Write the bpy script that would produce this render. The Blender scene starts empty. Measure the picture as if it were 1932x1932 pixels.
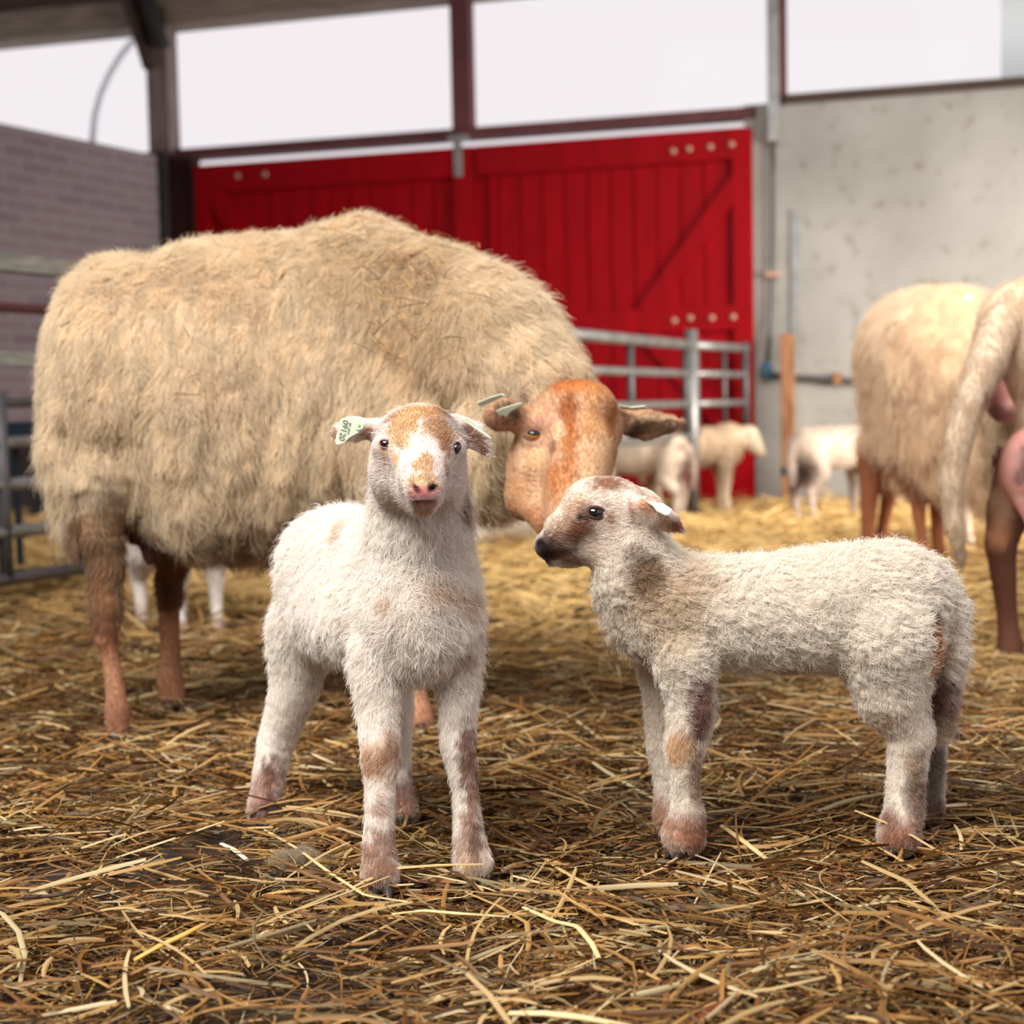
import bpy, math
import numpy as np
from mathutils import Vector, Matrix

# ------------------------------------------------------------------ camera, world, lights
SC = bpy.context.scene
COL = SC.collection
F = 2817.0                       # focal length in pixels of the 1932 frame
CAMZ = 0.57
PITCH, ROLL = math.radians(4.1), math.radians(1.2)
Fw = np.array([0, math.cos(PITCH), -math.sin(PITCH)])
U0 = np.array([0, math.sin(PITCH), math.cos(PITCH)])
R0 = np.array([1.0, 0, 0])
CX = math.cos(ROLL) * R0 - math.sin(ROLL) * U0
CY = math.sin(ROLL) * R0 + math.cos(ROLL) * U0
CAM = np.array([0, 0, CAMZ])

cam_d = bpy.data.cameras.new('camera')
cam = bpy.data.objects.new('camera', cam_d)
COL.objects.link(cam)
cam.matrix_world = Matrix(((CX[0], CY[0], -Fw[0], CAM[0]), (CX[1], CY[1], -Fw[1], CAM[1]),
                           (CX[2], CY[2], -Fw[2], CAM[2]), (0, 0, 0, 1)))
cam_d.sensor_width = 36.0
cam_d.lens = 36.0 * F / 1932.0
cam_d.clip_start = 0.05
cam_d.dof.use_dof = True
cam_d.dof.focus_distance = 1.76
cam_d.dof.aperture_fstop = 4.2
SC.camera = cam

world = bpy.data.worlds.new('overcast_sky')
SC.world = world
world.use_nodes = True
bg = world.node_tree.nodes['Background']
bg.inputs[0].default_value = (0.905, 0.855, 0.885, 1)
bg.inputs[1].default_value = 1.0


def area(name, loc, target, sx, sy, power, col, spread=180):
    l = bpy.data.lights.new(name, 'AREA')
    l.shape = 'RECTANGLE'
    l.size, l.size_y, l.energy, l.color = sx, sy, power, col
    l.spread = math.radians(spread)
    o = bpy.data.objects.new(name, l)
    COL.objects.link(o)
    o.location = loc
    o.rotation_euler = (Vector(target) - Vector(loc)).to_track_quat('-Z', 'Y').to_euler()
    return o


area('overhead_fill', (-1.3, 0.5, 3.1), (-0.1, 2.1, 0.3), 2.8, 2.4, 140, (1.0, 0.98, 0.94), 115)  # unseen fill lamp added overhead to brighten the lambs and ewe
area('overhead_fill', (1.5, 2.6, 3.2), (1.2, 5.2, 0.3), 1.6, 1.6, 44, (1.0, 0.96, 0.88), 100)  # second added fill, brightens the far sheep and the straw midway
area('side_opening_daylight', (3.7, 4.9, 1.0), (1.1, 7.3, 0.3), 1.8, 1.4, 85, (1.0, 0.93, 0.80), 110)

vs = SC.view_settings
vs.view_transform = 'Standard'
vs.look = 'None'
vs.exposure = 0.0
vs.gamma = 1.0
vs.use_curve_mapping = False
SC.cycles.use_denoising = True
SC.cycles.max_bounces = 8
SC.cycles.diffuse_bounces = 4
SC.cycles.transparent_max_bounces = 8
try:
    SC.cycles_curves.shape = 'RIBBONS'
    SC.cycles_curves.subdivisions = 2
except Exception:
    pass

# ------------------------------------------------------------------ helpers


def ray(px, py):
    return Fw + CX * ((px - 966) / F) + CY * ((966 - py) / F)


def P(px, py, Y):
    d = ray(px, py)
    return CAM + d * (Y / d[1])


def G(px, py, z=0.0):
    d = ray(px, py)
    return CAM + d * ((z - CAMZ) / d[2])


def proj(V):
    D = V - CAM
    t = D @ Fw
    return 966 + F * (D @ CX) / t, 966 - F * (D @ CY) / t, t


def srgb(r, g, b):
    c = np.array([r, g, b]) / 255.0
    return np.where(c <= 0.04045, c / 12.92, ((c + 0.055) / 1.055) ** 2.4)


def hash3(i, j, k, s=0):
    n = (i.astype(np.int64) * 374761393 + j.astype(np.int64) * 668265263 + k.astype(np.int64) * 2147483647 + s * 1274126177) & 0xFFFFFFFF
    n = ((n ^ (n >> 13)) * 1274126177) & 0xFFFFFFFF
    n = ((n ^ (n >> 16)) * 2246822519) & 0xFFFFFFFF
    n = n ^ (n >> 15)
    return (n & 0xFFFFFF) / float(0xFFFFFF)


def noise3(Q, s=0):
    I = np.floor(Q).astype(np.int64)
    f = Q - I
    f = f * f * (3 - 2 * f)
    r = 0
    for a in (0, 1):
        wa = f[:, 0] if a else 1 - f[:, 0]
        for b in (0, 1):
            wb = f[:, 1] if b else 1 - f[:, 1]
            for c in (0, 1):
                wc = f[:, 2] if c else 1 - f[:, 2]
                r = r + wa * wb * wc * hash3(I[:, 0] + a, I[:, 1] + b, I[:, 2] + c, s)
    return r * 2 - 1


def nvec(Q, s=0):
    return np.stack([noise3(Q, s), noise3(Q, s + 11), noise3(Q, s + 23)], 1)


def worley(Q, s=0):
    I = np.floor(Q).astype(np.int64)
    best = np.full(len(Q), 1e9)
    bp = np.zeros_like(Q)
    for a in (-1, 0, 1):
        for b in (-1, 0, 1):
            for c in (-1, 0, 1):
                J = I + np.array([a, b, c])
                p = J + np.stack([hash3(J[:, 0], J[:, 1], J[:, 2], s + q) for q in (1, 2, 3)], 1)
                d = ((p - Q) ** 2).sum(1)
                m = d < best
                best[m] = d[m]
                bp[m] = p[m]
    return np.sqrt(best), bp


def norm(v):
    return v / np.maximum(np.linalg.norm(v, axis=-1, keepdims=True), 1e-9)


def sstep(a, b, x):
    t = np.clip((x - a) / (b - a), 0, 1)
    return t * t * (3 - 2 * t)


# ---- materials


def node_mat(name):
    m = bpy.data.materials.new(name)
    m.use_nodes = True
    nt = m.node_tree
    return m, nt, nt.nodes['Principled BSDF'], nt.nodes['Material Output']


def mat(name, c, rough=0.7, metal=0.0, noise=0.0, nscale=8.0, bump=0.0, bscale=60.0, stretch=None, spec=0.4, c2=None):
    m, nt, p, out = node_mat(name)
    lin = srgb(*c)
    p.inputs['Roughness'].default_value = rough
    p.inputs['Metallic'].default_value = metal
    p.inputs['Specular IOR Level'].default_value = spec
    p.inputs['Base Color'].default_value = (*lin, 1)
    if noise > 0 or bump > 0:
        tc = nt.nodes.new('ShaderNodeTexCoord')
        mp = nt.nodes.new('ShaderNodeMapping')
        nt.links.new(tc.outputs['Object'], mp.inputs[0])
        if stretch:
            mp.inputs['Scale'].default_value = stretch
    if noise > 0:
        n = nt.nodes.new('ShaderNodeTexNoise')
        n.inputs['Scale'].default_value = nscale
        n.inputs['Detail'].default_value = 6
        nt.links.new(mp.outputs[0], n.inputs['Vector'])
        r = nt.nodes.new('ShaderNodeValToRGB')
        l2 = srgb(*c2) if c2 else lin * (1 - noise)
        r.color_ramp.elements[0].position = 0.35
        r.color_ramp.elements[1].position = 0.65
        r.color_ramp.elements[0].color = (*l2, 1)
        r.color_ramp.elements[1].color = (*(lin if c2 else np.minimum(lin * (1 + noise * 0.5), 1)), 1)
        nt.links.new(n.outputs[0], r.inputs[0])
        nt.links.new(r.outputs[0], p.inputs['Base Color'])
    if bump > 0:
        n2 = nt.nodes.new('ShaderNodeTexNoise')
        n2.inputs['Scale'].default_value = bscale
        n2.inputs['Detail'].default_value = 4
        nt.links.new(mp.outputs[0], n2.inputs['Vector'])
        b = nt.nodes.new('ShaderNodeBump')
        b.inputs['Strength'].default_value = bump
        b.inputs['Distance'].default_value = 0.01
        nt.links.new(n2.outputs[0], b.inputs['Height'])
        nt.links.new(b.outputs[0], p.inputs['Normal'])
    return m


def attr_mat(name, attr='col', rough=0.7, trans=0.0, spec=0.25):
    m, nt, p, out = node_mat(name)
    a = nt.nodes.new('ShaderNodeAttribute')
    a.attribute_name = attr
    nt.links.new(a.outputs['Color'], p.inputs['Base Color'])
    p.inputs['Roughness'].default_value = rough
    p.inputs['Specular IOR Level'].default_value = spec
    if trans > 0:
        t = nt.nodes.new('ShaderNodeBsdfTranslucent')
        nt.links.new(a.outputs['Color'], t.inputs[0])
        mx = nt.nodes.new('ShaderNodeMixShader')
        mx.inputs[0].default_value = trans
        nt.links.new(p.outputs[0], mx.inputs[1])
        nt.links.new(t.outputs[0], mx.inputs[2])
        nt.links.new(mx.outputs[0], out.inputs[0])
    return m


# ---- mesh building


def mesh_obj(name, V, Fq, m, parent=None, smooth=False, colors=None, frame=None, mats=None, midx=None):
    """V (n,3); Fq list of face index arrays (m,k) or list of lists"""
    me = bpy.data.meshes.new(name)
    V = np.asarray(V, dtype=np.float64)
    if isinstance(Fq, np.ndarray):
        k = Fq.shape[1]
        me.vertices.add(len(V))
        me.vertices.foreach_set('co', V.astype(np.float32).ravel())
        me.loops.add(Fq.size)
        me.loops.foreach_set('vertex_index', Fq.astype(np.int32).ravel())
        me.polygons.add(len(Fq))
        me.polygons.foreach_set('loop_start', np.arange(0, Fq.size, k, dtype=np.int32))
        me.update(calc_edges=True)
    else:
        me.from_pydata([tuple(v) for v in V], [], [list(map(int, f)) for f in Fq])
        me.update()
    if smooth:
        me.polygons.foreach_set('use_smooth', np.ones(len(me.polygons), dtype=bool))
    if colors is not None:
        a = me.attributes.new('col', 'FLOAT_COLOR', 'POINT')
        c = np.ones((len(V), 4), dtype=np.float32)
        c[:, :3] = colors
        a.data.foreach_set('color', c.ravel())
    for q in (mats or [m]):
        if q:
            me.materials.append(q)
    if midx is not None:
        me.polygons.foreach_set('material_index', np.asarray(midx, dtype=np.int32))
    me.update()
    o = bpy.data.objects.new(name, me)
    COL.objects.link(o)
    if parent is not None:
        o.parent = parent
    elif frame is not None:
        o.matrix_world = frame
    return o


class MB:
    def __init__(s):
        s.v, s.f = [], []

    def add(s, vs_, fs_):
        b = len(s.v)
        s.v += [tuple(map(float, v)) for v in vs_]
        s.f += [[b + i for i in f] for f in fs_]
        return s

    def box(s, x0, x1, y0, y1, z0, z1, bev=0.0):
        if bev <= 0:
            vs_ = [(x, y, z) for x in (x0, x1) for y in (y0, y1) for z in (z0, z1)]
            return s.add(vs_, [(0, 1, 3, 2), (4, 6, 7, 5), (0, 4, 5, 1), (2, 3, 7, 6), (0, 2, 6, 4), (1, 5, 7, 3)])
        b = bev
        xs, ys, zs = (x0, x1), (y0, y1), (z0, z1)
        import bmesh
        bm = bmesh.new()
        bmesh.ops.create_cube(bm, size=1)
        for v in bm.verts:
            v.co = ((x0 + x1) / 2 + v.co.x * (x1 - x0), (y0 + y1) / 2 + v.co.y * (y1 - y0), (z0 + z1) / 2 + v.co.z * (z1 - z0))
        bmesh.ops.bevel(bm, geom=bm.edges[:], offset=b, segments=2, affect='EDGES', profile=0.5)
        bm.verts.ensure_lookup_table()
        s.add([v.co[:] for v in bm.verts], [[v.index for v in f.verts] for f in bm.faces])
        bm.free()
        return s

    def beam(s, a, b, w, h, up=(0, 0, 1)):
        a, b = np.array(a, float), np.array(b, float)
        d = norm(b - a)
        x = norm(np.cross(d, np.array(up, float)))
        y = np.cross(x, d)
        vs_ = [p + x * i * w / 2 + y * j * h / 2 for p in (a, b) for i, j in ((-1, -1), (1, -1), (1, 1), (-1, 1))]
        return s.add(vs_, [(3, 2, 1, 0), (4, 5, 6, 7), (0, 1, 5, 4), (1, 2, 6, 5), (2, 3, 7, 6), (3, 0, 4, 7)])

    def tube(s, pts, r, n=12, cap=True):
        pts = np.array(pts, float)
        rs = np.full(len(pts), r) if np.isscalar(r) else np.array(r, float)
        T = np.gradient(pts, axis=0)
        T = norm(T)
        ref = np.array([0, 0, 1.0]) if abs(T[0][2]) < 0.9 else np.array([1.0, 0, 0])
        vs_, fs_ = [], []
        x = norm(np.cross(T[0], ref))
        for i in range(len(pts)):
            x = norm(x - T[i] * (x @ T[i]))
            y = np.cross(T[i], x)
            for k in range(n):
                a = 2 * math.pi * k / n
                vs_.append(pts[i] + rs[i] * (math.cos(a) * x + math.sin(a) * y))
        for i in range(len(pts) - 1):
            for k in range(n):
                fs_.append((i * n + k, i * n + (k + 1) % n, (i + 1) * n + (k + 1) % n, (i + 1) * n + k))
        if cap:
            fs_.append(tuple(range(n))[::-1])
            fs_.append(tuple((len(pts) - 1) * n + k for k in range(n)))
        return s.add(vs_, fs_)

    def prism(s, poly, o, ax, ay, th):
        o, ax, ay = np.array(o, float), np.array(ax, float), np.array(ay, float)
        nz = norm(np.cross(ax, ay))
        n = len(poly)
        vs_ = [o + ax * p[0] + ay * p[1] for p in poly] + [o + ax * p[0] + ay * p[1] + nz * th for p in poly]
        fs_ = [tuple(range(n))[::-1], tuple(range(n, 2 * n))] + [(i, (i + 1) % n, n + (i + 1) % n, n + i) for i in range(n)]
        return s.add(vs_, fs_)

    def sphere(s, c, r, n=12, m=8, axes=None):
        c = np.array(c, float)
        A = np.eye(3) if axes is None else np.array(axes, float)
        r = np.array([r, r, r] if np.isscalar(r) else r, float)
        vs_, fs_ = [], []
        for i in range(m + 1):
            t = math.pi * i / m
            for k in range(n):
                a = 2 * math.pi * k / n
                q = np.array([math.sin(t) * math.cos(a), math.sin(t) * math.sin(a), math.cos(t)]) * r
                vs_.append(c + q @ A)
        for i in range(m):
            for k in range(n):
                fs_.append((i * n + k, (i + 1) * n + k, (i + 1) * n + (k + 1) % n, i * n + (k + 1) % n))
        return s.add(vs_, fs_)

    def build(s, name, m, parent=None, smooth=False, frame=None):
        return mesh_obj(name, s.v, s.f, m, parent, smooth, frame=frame)


def tag(o, label=None, cat=None, group=None, kind=None):
    if label: o['label'] = label
    if cat: o['category'] = cat
    if group: o['group'] = group
    if kind: o['kind'] = kind
    return o


def empty(name, loc=(0, 0, 0), frame=None):
    o = bpy.data.objects.new(name, None)
    COL.objects.link(o)
    o.empty_display_size = 0.1
    if frame is not None:
        o.matrix_world = frame
    else:
        o.location = loc
    return o


# ------------------------------------------------------------------ the barn
YAW = math.radians(16)
A0 = np.array([1.21, 7.5, 0.0])
WX = np.array([-math.cos(YAW), math.sin(YAW), 0])
WN = np.array([-math.sin(YAW), -math.cos(YAW), 0])
BW = Matrix(((WX[0], WN[0], 0, A0[0]), (WX[1], WN[1], 0, A0[1]), (0, 0, 1, 0), (0, 0, 0, 1)))
TH = math.radians(27.5)


def wh(px, py, off=0.0):
    """pixel -> (s, z) on the back wall plane"""
    d = ray(px, py)
    t = ((A0 + WN * off - CAM) @ WN) / (d @ WN)
    p = CAM + d * t
    return (p - A0) @ WX, p[2]


SL = wh(322, 400)[0]             # corner with the brick wall
CORNER = A0 + WX * SL
LXv = np.array([-math.sin(TH), -math.cos(TH), 0])
LYv = np.array([math.cos(TH), -math.sin(TH), 0])
LW = Matrix(((LXv[0], LYv[0], 0, CORNER[0]), (LXv[1], LYv[1], 0, CORNER[1]), (0, 0, 1, 0), (0, 0, 0, 1)))


def lh(px, py, off=0.0):
    d = ray(px, py)
    t = ((CORNER + LYv * off - CAM) @ LYv) / (d @ LYv)
    p = CAM + d * t
    return (p - CORNER) @ LXv, p[2]


M_conc, nt, p, out = node_mat('stained_concrete')
tc = nt.nodes.new('ShaderNodeTexCoord')
n1 = nt.nodes.new('ShaderNodeTexNoise'); n1.inputs['Scale'].default_value = 1.6; n1.inputs['Detail'].default_value = 8
n2 = nt.nodes.new('ShaderNodeTexNoise'); n2.inputs['Scale'].default_value = 13.0; n2.inputs['Detail'].default_value = 5
for n in (n1, n2): nt.links.new(tc.outputs['Object'], n.inputs['Vector'])
r1 = nt.nodes.new('ShaderNodeValToRGB')
r1.color_ramp.elements[0].position = 0.3; r1.color_ramp.elements[1].position = 0.7
r1.color_ramp.elements[0].color = (*srgb(136, 133, 128), 1); r1.color_ramp.elements[1].color = (*srgb(168, 165, 161), 1)
nt.links.new(n1.outputs[0], r1.inputs[0])
r2 = nt.nodes.new('ShaderNodeValToRGB')
r2.color_ramp.elements[0].position = 0.33; r2.color_ramp.elements[1].position = 0.42
r2.color_ramp.elements[0].color = (*srgb(196, 186, 172), 1); r2.color_ramp.elements[1].color = (1, 1, 1, 1)
nt.links.new(n2.outputs[0], r2.inputs[0])
mx = nt.nodes.new('ShaderNodeMixRGB'); mx.blend_type = 'MULTIPLY'; mx.inputs[0].default_value = 0.55
nt.links.new(r1.outputs[0], mx.inputs[1]); nt.links.new(r2.outputs[0], mx.inputs[2])
nt.links.new(mx.outputs[0], p.inputs['Base Color'])
p.inputs['Roughness'].default_value = 0.9

M_brick, nt, p, out = node_mat('dusty_purple_brick')
tc = nt.nodes.new('ShaderNodeTexCoord')
sx = nt.nodes.new('ShaderNodeSeparateXYZ'); cx = nt.nodes.new('ShaderNodeCombineXYZ')
nt.links.new(tc.outputs['Object'], sx.inputs[0])
nt.links.new(sx.outputs[0], cx.inputs[0]); nt.links.new(sx.outputs[2], cx.inputs[1])
bt = nt.nodes.new('ShaderNodeTexBrick')
bt.inputs['Scale'].default_value = 1.0
bt.inputs['Brick Width'].default_value = 0.22; bt.inputs['Row Height'].default_value = 0.065
bt.inputs['Mortar Size'].default_value = 0.008; bt.inputs['Bias'].default_value = -0.2
bt.inputs['Color1'].default_value = (*srgb(132, 108, 116), 1); bt.inputs['Color2'].default_value = (*srgb(102, 76, 88), 1)
bt.inputs['Mortar'].default_value = (*srgb(140, 134, 138), 1)
nt.links.new(cx.outputs[0], bt.inputs[0])
n1 = nt.nodes.new('ShaderNodeTexNoise'); n1.inputs['Scale'].default_value = 2.2; n1.inputs['Detail'].default_value = 6
nt.links.new(tc.outputs['Object'], n1.inputs['Vector'])
mx = nt.nodes.new('ShaderNodeMixRGB'); mx.inputs[2].default_value = (*srgb(130, 126, 132), 1)
rr = nt.nodes.new('ShaderNodeMath'); rr.operation = 'MULTIPLY'; rr.inputs[1].default_value = 0.8
nt.links.new(n1.outputs[0], rr.inputs[0]); nt.links.new(rr.outputs[0], mx.inputs[0])
nt.links.new(bt.outputs[0], mx.inputs[1]); nt.links.new(mx.outputs[0], p.inputs['Base Color'])
p.inputs['Roughness'].default_value = 0.9

M_red = mat('red_barn_paint', (146, 0, 14), 0.6, noise=0.16, nscale=3.0, stretch=(6, 6, 0.8), spec=0.12)
M_redd = mat('dark_red_gap', (40, 6, 8), 0.9)
M_wood = mat('weathered_brown_wood', (140, 126, 114), 0.8, noise=0.35, nscale=5, stretch=(1, 6, 14))
M_woodd = mat('dark_old_wood', (72, 56, 48), 0.85, noise=0.3, nscale=4, stretch=(1, 6, 12))
M_stake = mat('tan_timber', (170, 120, 84), 0.8, noise=0.35, nscale=6, stretch=(8, 8, 1), c2=(104, 68, 44))
M_steel = mat('galvanised_steel', (150, 150, 150), 0.45, metal=0.6, noise=0.25, nscale=14)
M_steeld = mat('dark_grey_steel', (96, 94, 96), 0.5, metal=0.5, noise=0.25, nscale=12)
M_post = mat('grey_brown_post', (120, 104, 102), 0.7, noise=0.25, nscale=6, stretch=(4, 4, 1))
M_maroon = mat('maroon_frame_paint', (96, 52, 56), 0.7, noise=0.2, nscale=6)
M_dark = mat('dark_brick_column', (44, 42, 42), 0.9, noise=0.3, nscale=9)
M_soil = mat('trodden_dung_and_chaff', (58, 42, 26), 0.95, noise=0.5, nscale=30, c2=(30, 21, 13))
M_bolt = mat('worn_bolt_head', (190, 150, 130), 0.5, metal=0.3)
M_bluep = mat('blue_plastic', (70, 110, 140), 0.5)
M_cable = mat('grey_cable', (226, 232, 242), 0.6)
M_glass, nt, p, out = node_mat('window_glass')
tr = nt.nodes.new('ShaderNodeBsdfTransparent'); gl = nt.nodes.new('ShaderNodeBsdfGlossy'); gl.inputs['Roughness'].default_value = 0.05
ms = nt.nodes.new('ShaderNodeMixShader'); ms.inputs[0].default_value = 0.002
nt.links.new(tr.outputs[0], ms.inputs[1]); nt.links.new(gl.outputs[0], ms.inputs[2]); nt.links.new(ms.outputs[0], out.inputs[0])
nt.nodes.remove(p)

ST = dict(kind='structure')


def bwbox(name, m, x0, x1, y0, y1, z0, z1, bev=0.0, parent=None, kind='structure'):
    o = MB().box(x0, x1, y0, y1, z0, z1, bev).build(name, m, parent, frame=None if parent else BW)
    if parent is None and kind: o['kind'] = kind
    return o


# floor: a trodden bed with humps
def gz(x, y):
    Q = np.stack([x * 3.1, y * 3.1, np.zeros_like(x)], 1)
    Q2 = np.stack([x * 11.0, y * 11.0, np.zeros_like(x) + 5], 1)
    return noise3(Q, 5) * 0.010 + noise3(Q2, 6) * 0.008 - 0.012 + sstep(3.6, 5.0, y) * 0.035


gxs = np.concatenate([np.linspace(-4.5, -1.2, 40)[:-1], np.linspace(-1.2, 1.2, 120), np.linspace(1.2, 4.5, 40)[1:]])
gys = np.concatenate([np.linspace(0.2, 3.4, 150)[:-1], np.linspace(3.4, 9.4, 110)])
gx, gy = np.meshgrid(gxs, gys, indexing='ij')
gv = np.stack([gx.ravel(), gy.ravel(), gz(gx.ravel(), gy.ravel()) - 0.004], 1)
ii, jj = np.meshgrid(np.arange(len(gxs) - 1), np.arange(len(gys) - 1), indexing='ij')
a = (ii * len(gys) + jj).ravel(); n_ = len(gys)
floor = mesh_obj('floor', gv, np.stack([a, a + n_, a + n_ + 1, a + 1], 1), M_soil, smooth=True)
floor['kind'] = 'structure'

# back wall: concrete panel right of the doors, lintel, posts, header
s_dr = wh(1418, 500)[0]          # right edge of doors
s_dl = wh(378, 340)[0]           # left edge of doors
s_mid = wh(904, 400)[0]
zl0 = wh(900, 259, 0.02)[1]            # lintel bottom (top of the light slit)
zl1 = wh(870, 243)[1]            # lintel top = window sill
zdt = wh(1350, 243, 0.085)[1]           # top of the doors
z_sr = wh(1600, 176)[1]
z_hd = wh(420, 42)[1]
o = MB()
# concrete panel with a ragged plaster edge
rng = np.random.default_rng(2)
zz = np.linspace(-0.05, z_sr - 0.02, 24)
edge = s_dr + 0.03 + rng.normal(0, 0.006, 24)
nv = len(zz)
vv = [(e, y, z) for y in (0.0, -0.2) for z, e in zip(zz, edge)] + [(-2.6, y, z) for y in (0.0, -0.2) for z in zz]
ff = []
for i in range(nv - 1):
    ff.append((i, i + 1, 2 * nv + i + 1, 2 * nv + i))
    ff.append((i, nv + i, nv + i + 1, i + 1))
    ff.append((nv + i, 3 * nv + i, 3 * nv + i + 1, nv + i + 1))
ff.append((nv - 1, 2 * nv - 1, 4 * nv - 1, 3 * nv - 1))
o = o.add(vv, ff).build('wall_back', M_conc, frame=BW)
o['kind'] = 'structure'
bwbox('trim_1', M_woodd, s_dr - 0.14, -2.6, -0.16, 0.03, z_sr - 0.03, z_sr + 0.012)          # sill on the concrete
bwbox('trim_2', M_maroon, SL - 0.02, s_dr - 0.03, -0.1, 0.02, zl0, zl1)                        # lintel over the doors
bwbox('trim_3', M_redd, SL + 0.0, s_dl + 0.03, -0.06, 0.05, -0.05, zl0)                          # jamb board
bwbox('trim_4', M_woodd, SL + 4.5, SL + 0.0, -0.1, 0.0, zl1 - 0.04, zl1)                     # sill run on past the corner
bwbox('wall_back_left', M_dark, SL + 4.5, SL + 0.01, -0.2, -0.11, -0.05, zl1 - 0.04)
# header beam
hb = bwbox('trim_5', M_wood, SL + 4.5, -2.6, -0.12, 0.06, z_hd, z_hd + 0.16)
bwbox('trim_6', M_woodd, SL + 4.5, -2.6, -0.02, 0.16, z_hd + 0.162, z_hd + 0.5)
# posts
sc0, _ = wh(289, 180); sc1, _ = wh(326, 180)
bwbox('trim_7', M_post, sc0, sc1, -0.06, 0.06, zl1 - 0.02, z_hd + 0.1, 0.004)
MB().beam((wh(297, 135)[0], 0.08, wh(297, 135)[1]), (wh(246, -30)[0], 0.08, wh(246, -30)[1]), 0.05, 0.07, up=(0, 1, 0)).build('trim_8', M_woodd, frame=BW)['kind'] = 'structure'
MB().beam((wh(318, 30)[0], 0.09, z_hd - 0.12), (wh(285, 30)[0], 0.09, z_hd + 0.3), 0.05, 0.1, up=(0, 1, 0)).build('trim_9', M_dark, frame=BW)['kind'] = 'structure'
sm0, _ = wh(855, 120); sm1, _ = wh(888, 120)
bwbox('trim_10', M_maroon, sm0, sm1, -0.06, 0.03, zl1, z_hd + 0.1, 0.004)
sr0, _ = wh(1444, 100); sr1, _ = wh(1481, 100)
bwbox('trim_11', M_maroon, sr0 - 0.05, sr1, -0.06, 0.03, zl1, z_hd + 0.1, 0.004)
bwbox('trim_12', M_dark, SL + 0.07, SL - 0.02, -0.05, 0.10, -0.05, zl1 - 0.02)
# windows: glass in the openings
for i, (x0, x1, z0) in enumerate(((SL + 4.5, sc0, zl1), (sc1, sm0, zl1), (sm1, sr0 - 0.05, zl1), (sr1, -2.6, z_sr + 0.012))):
    w = bwbox('window_%d' % (i + 1), M_glass, x0, x1, -0.032, -0.028, z0, z_hd)
# pale panel outside beyond the right window
sp = wh(1889, 80, -0.6)
MB().box(sp[0], sp[0] - 0.9, -0.62, -0.6, 1.6, 4.2).build('outside_panel', mat('pale_blue_cladding', (238, 246, 252), 0.6), frame=BW)
tag(bpy.data.objects['outside_panel'], 'pale blue cladding panel seen through the far right window', 'panel')

# left brick wall
zlw = lh(120, 257)[1]
o = MB().box(0.0, 6.2, -0.2, 0.0, -0.05, zlw).build('wall_left', M_brick, frame=LW)
o['kind'] = 'structure'
bl = MB().box(0.02, 6.2, 0.003, 0.04, -0.05, 0.42).build('dark_band_left', M_dark, frame=LW)  # dark band along the foot of the brick wall
bl['kind'] = 'structure'
# ceiling boards rising from the header towards the camera
cv = [(SL + 4.5, 0.1, z_hd + 0.5), (-2.6, 0.1, z_hd + 0.5), (-2.6, 9.2, z_hd + 2.3), (SL + 4.5, 9.2, z_hd + 2.3)]  # reaches unseen past the camera, extended to shade the back of the barn
cv = cv + [(x, y, z + 0.05) for x, y, z in cv]
o = MB().add(cv, [(0, 1, 2, 3), (7, 6, 5, 4), (0, 4, 5, 1), (1, 5, 6, 2), (2, 6, 7, 3), (3, 7, 4, 0)]).build('ceiling', M_woodd, frame=BW)
o['kind'] = 'structure'
bwbox('added_front_wall', M_woodd, SL + 4.5, -2.6, 9.0, 9.2, -0.05, z_hd + 2.3)  # unseen wall behind the camera, added to keep sky light off the doors
# bent cable outside beyond the corner window
pts = []
for px, py in ((272, 55), (250, 78), (228, 105), (207, 140), (190, 178), (179, 220), (175, 262), (174, 300)):
    s_, z_ = wh(px, py, -0.5)
    pts.append((s_, -0.5, z_))
tag(MB().tube(pts, 0.02, 8).build('cable', M_cable, smooth=True, frame=BW), 'pale bent cable hanging outside behind the upper left window', 'cable')

# ---- red doors


def wb(px, py, off=0.09):
    s_, z_ = wh(px, py, off)
    return (s_, z_)


def door(name, xa, xb, mk):
    d = empty(name, frame=BW)
    d['kind'] = 'structure'
    n = max(4, int(round(abs(xa - xb) / 0.115)))
    b = MB()
    w = (xa - xb) / n
    for i in range(n):
        b.box(xb + i * w + 0.0035, xb + (i + 1) * w - 0.0035, 0.030, 0.052, 0.03, zdt)
    b.box(xb, xa, 0.022, 0.030, 0.03, zdt)
    b.build('plank_panel', M_red, d)
    mk(d)
    return d


def rail(d, name, p0, p1, wdt, dep=0.03):
    (x0, z0), (x1, z1) = p0, p1
    y = 0.052 + dep / 2
    MB().beam((x0, y, z0), (x1, y, z1), wdt, dep, up=(0, 1, 0)).build(name, M_red, d)


def bolt(d, px, py, y=0.084):
    s_, z_ = wh(px, py, y)
    b = MB()
    b.tube([(s_, y, z_), (s_, y + 0.006, z_), (s_, y + 0.010, z_)], [0.016, 0.015, 0.008], 10)
    b.build('bolt', M_bolt, d, smooth=True)


zr_t = wh(1300, 268, 0.08)[1]
zr_m = wh(1330, 601, 0.08)[1]


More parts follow.
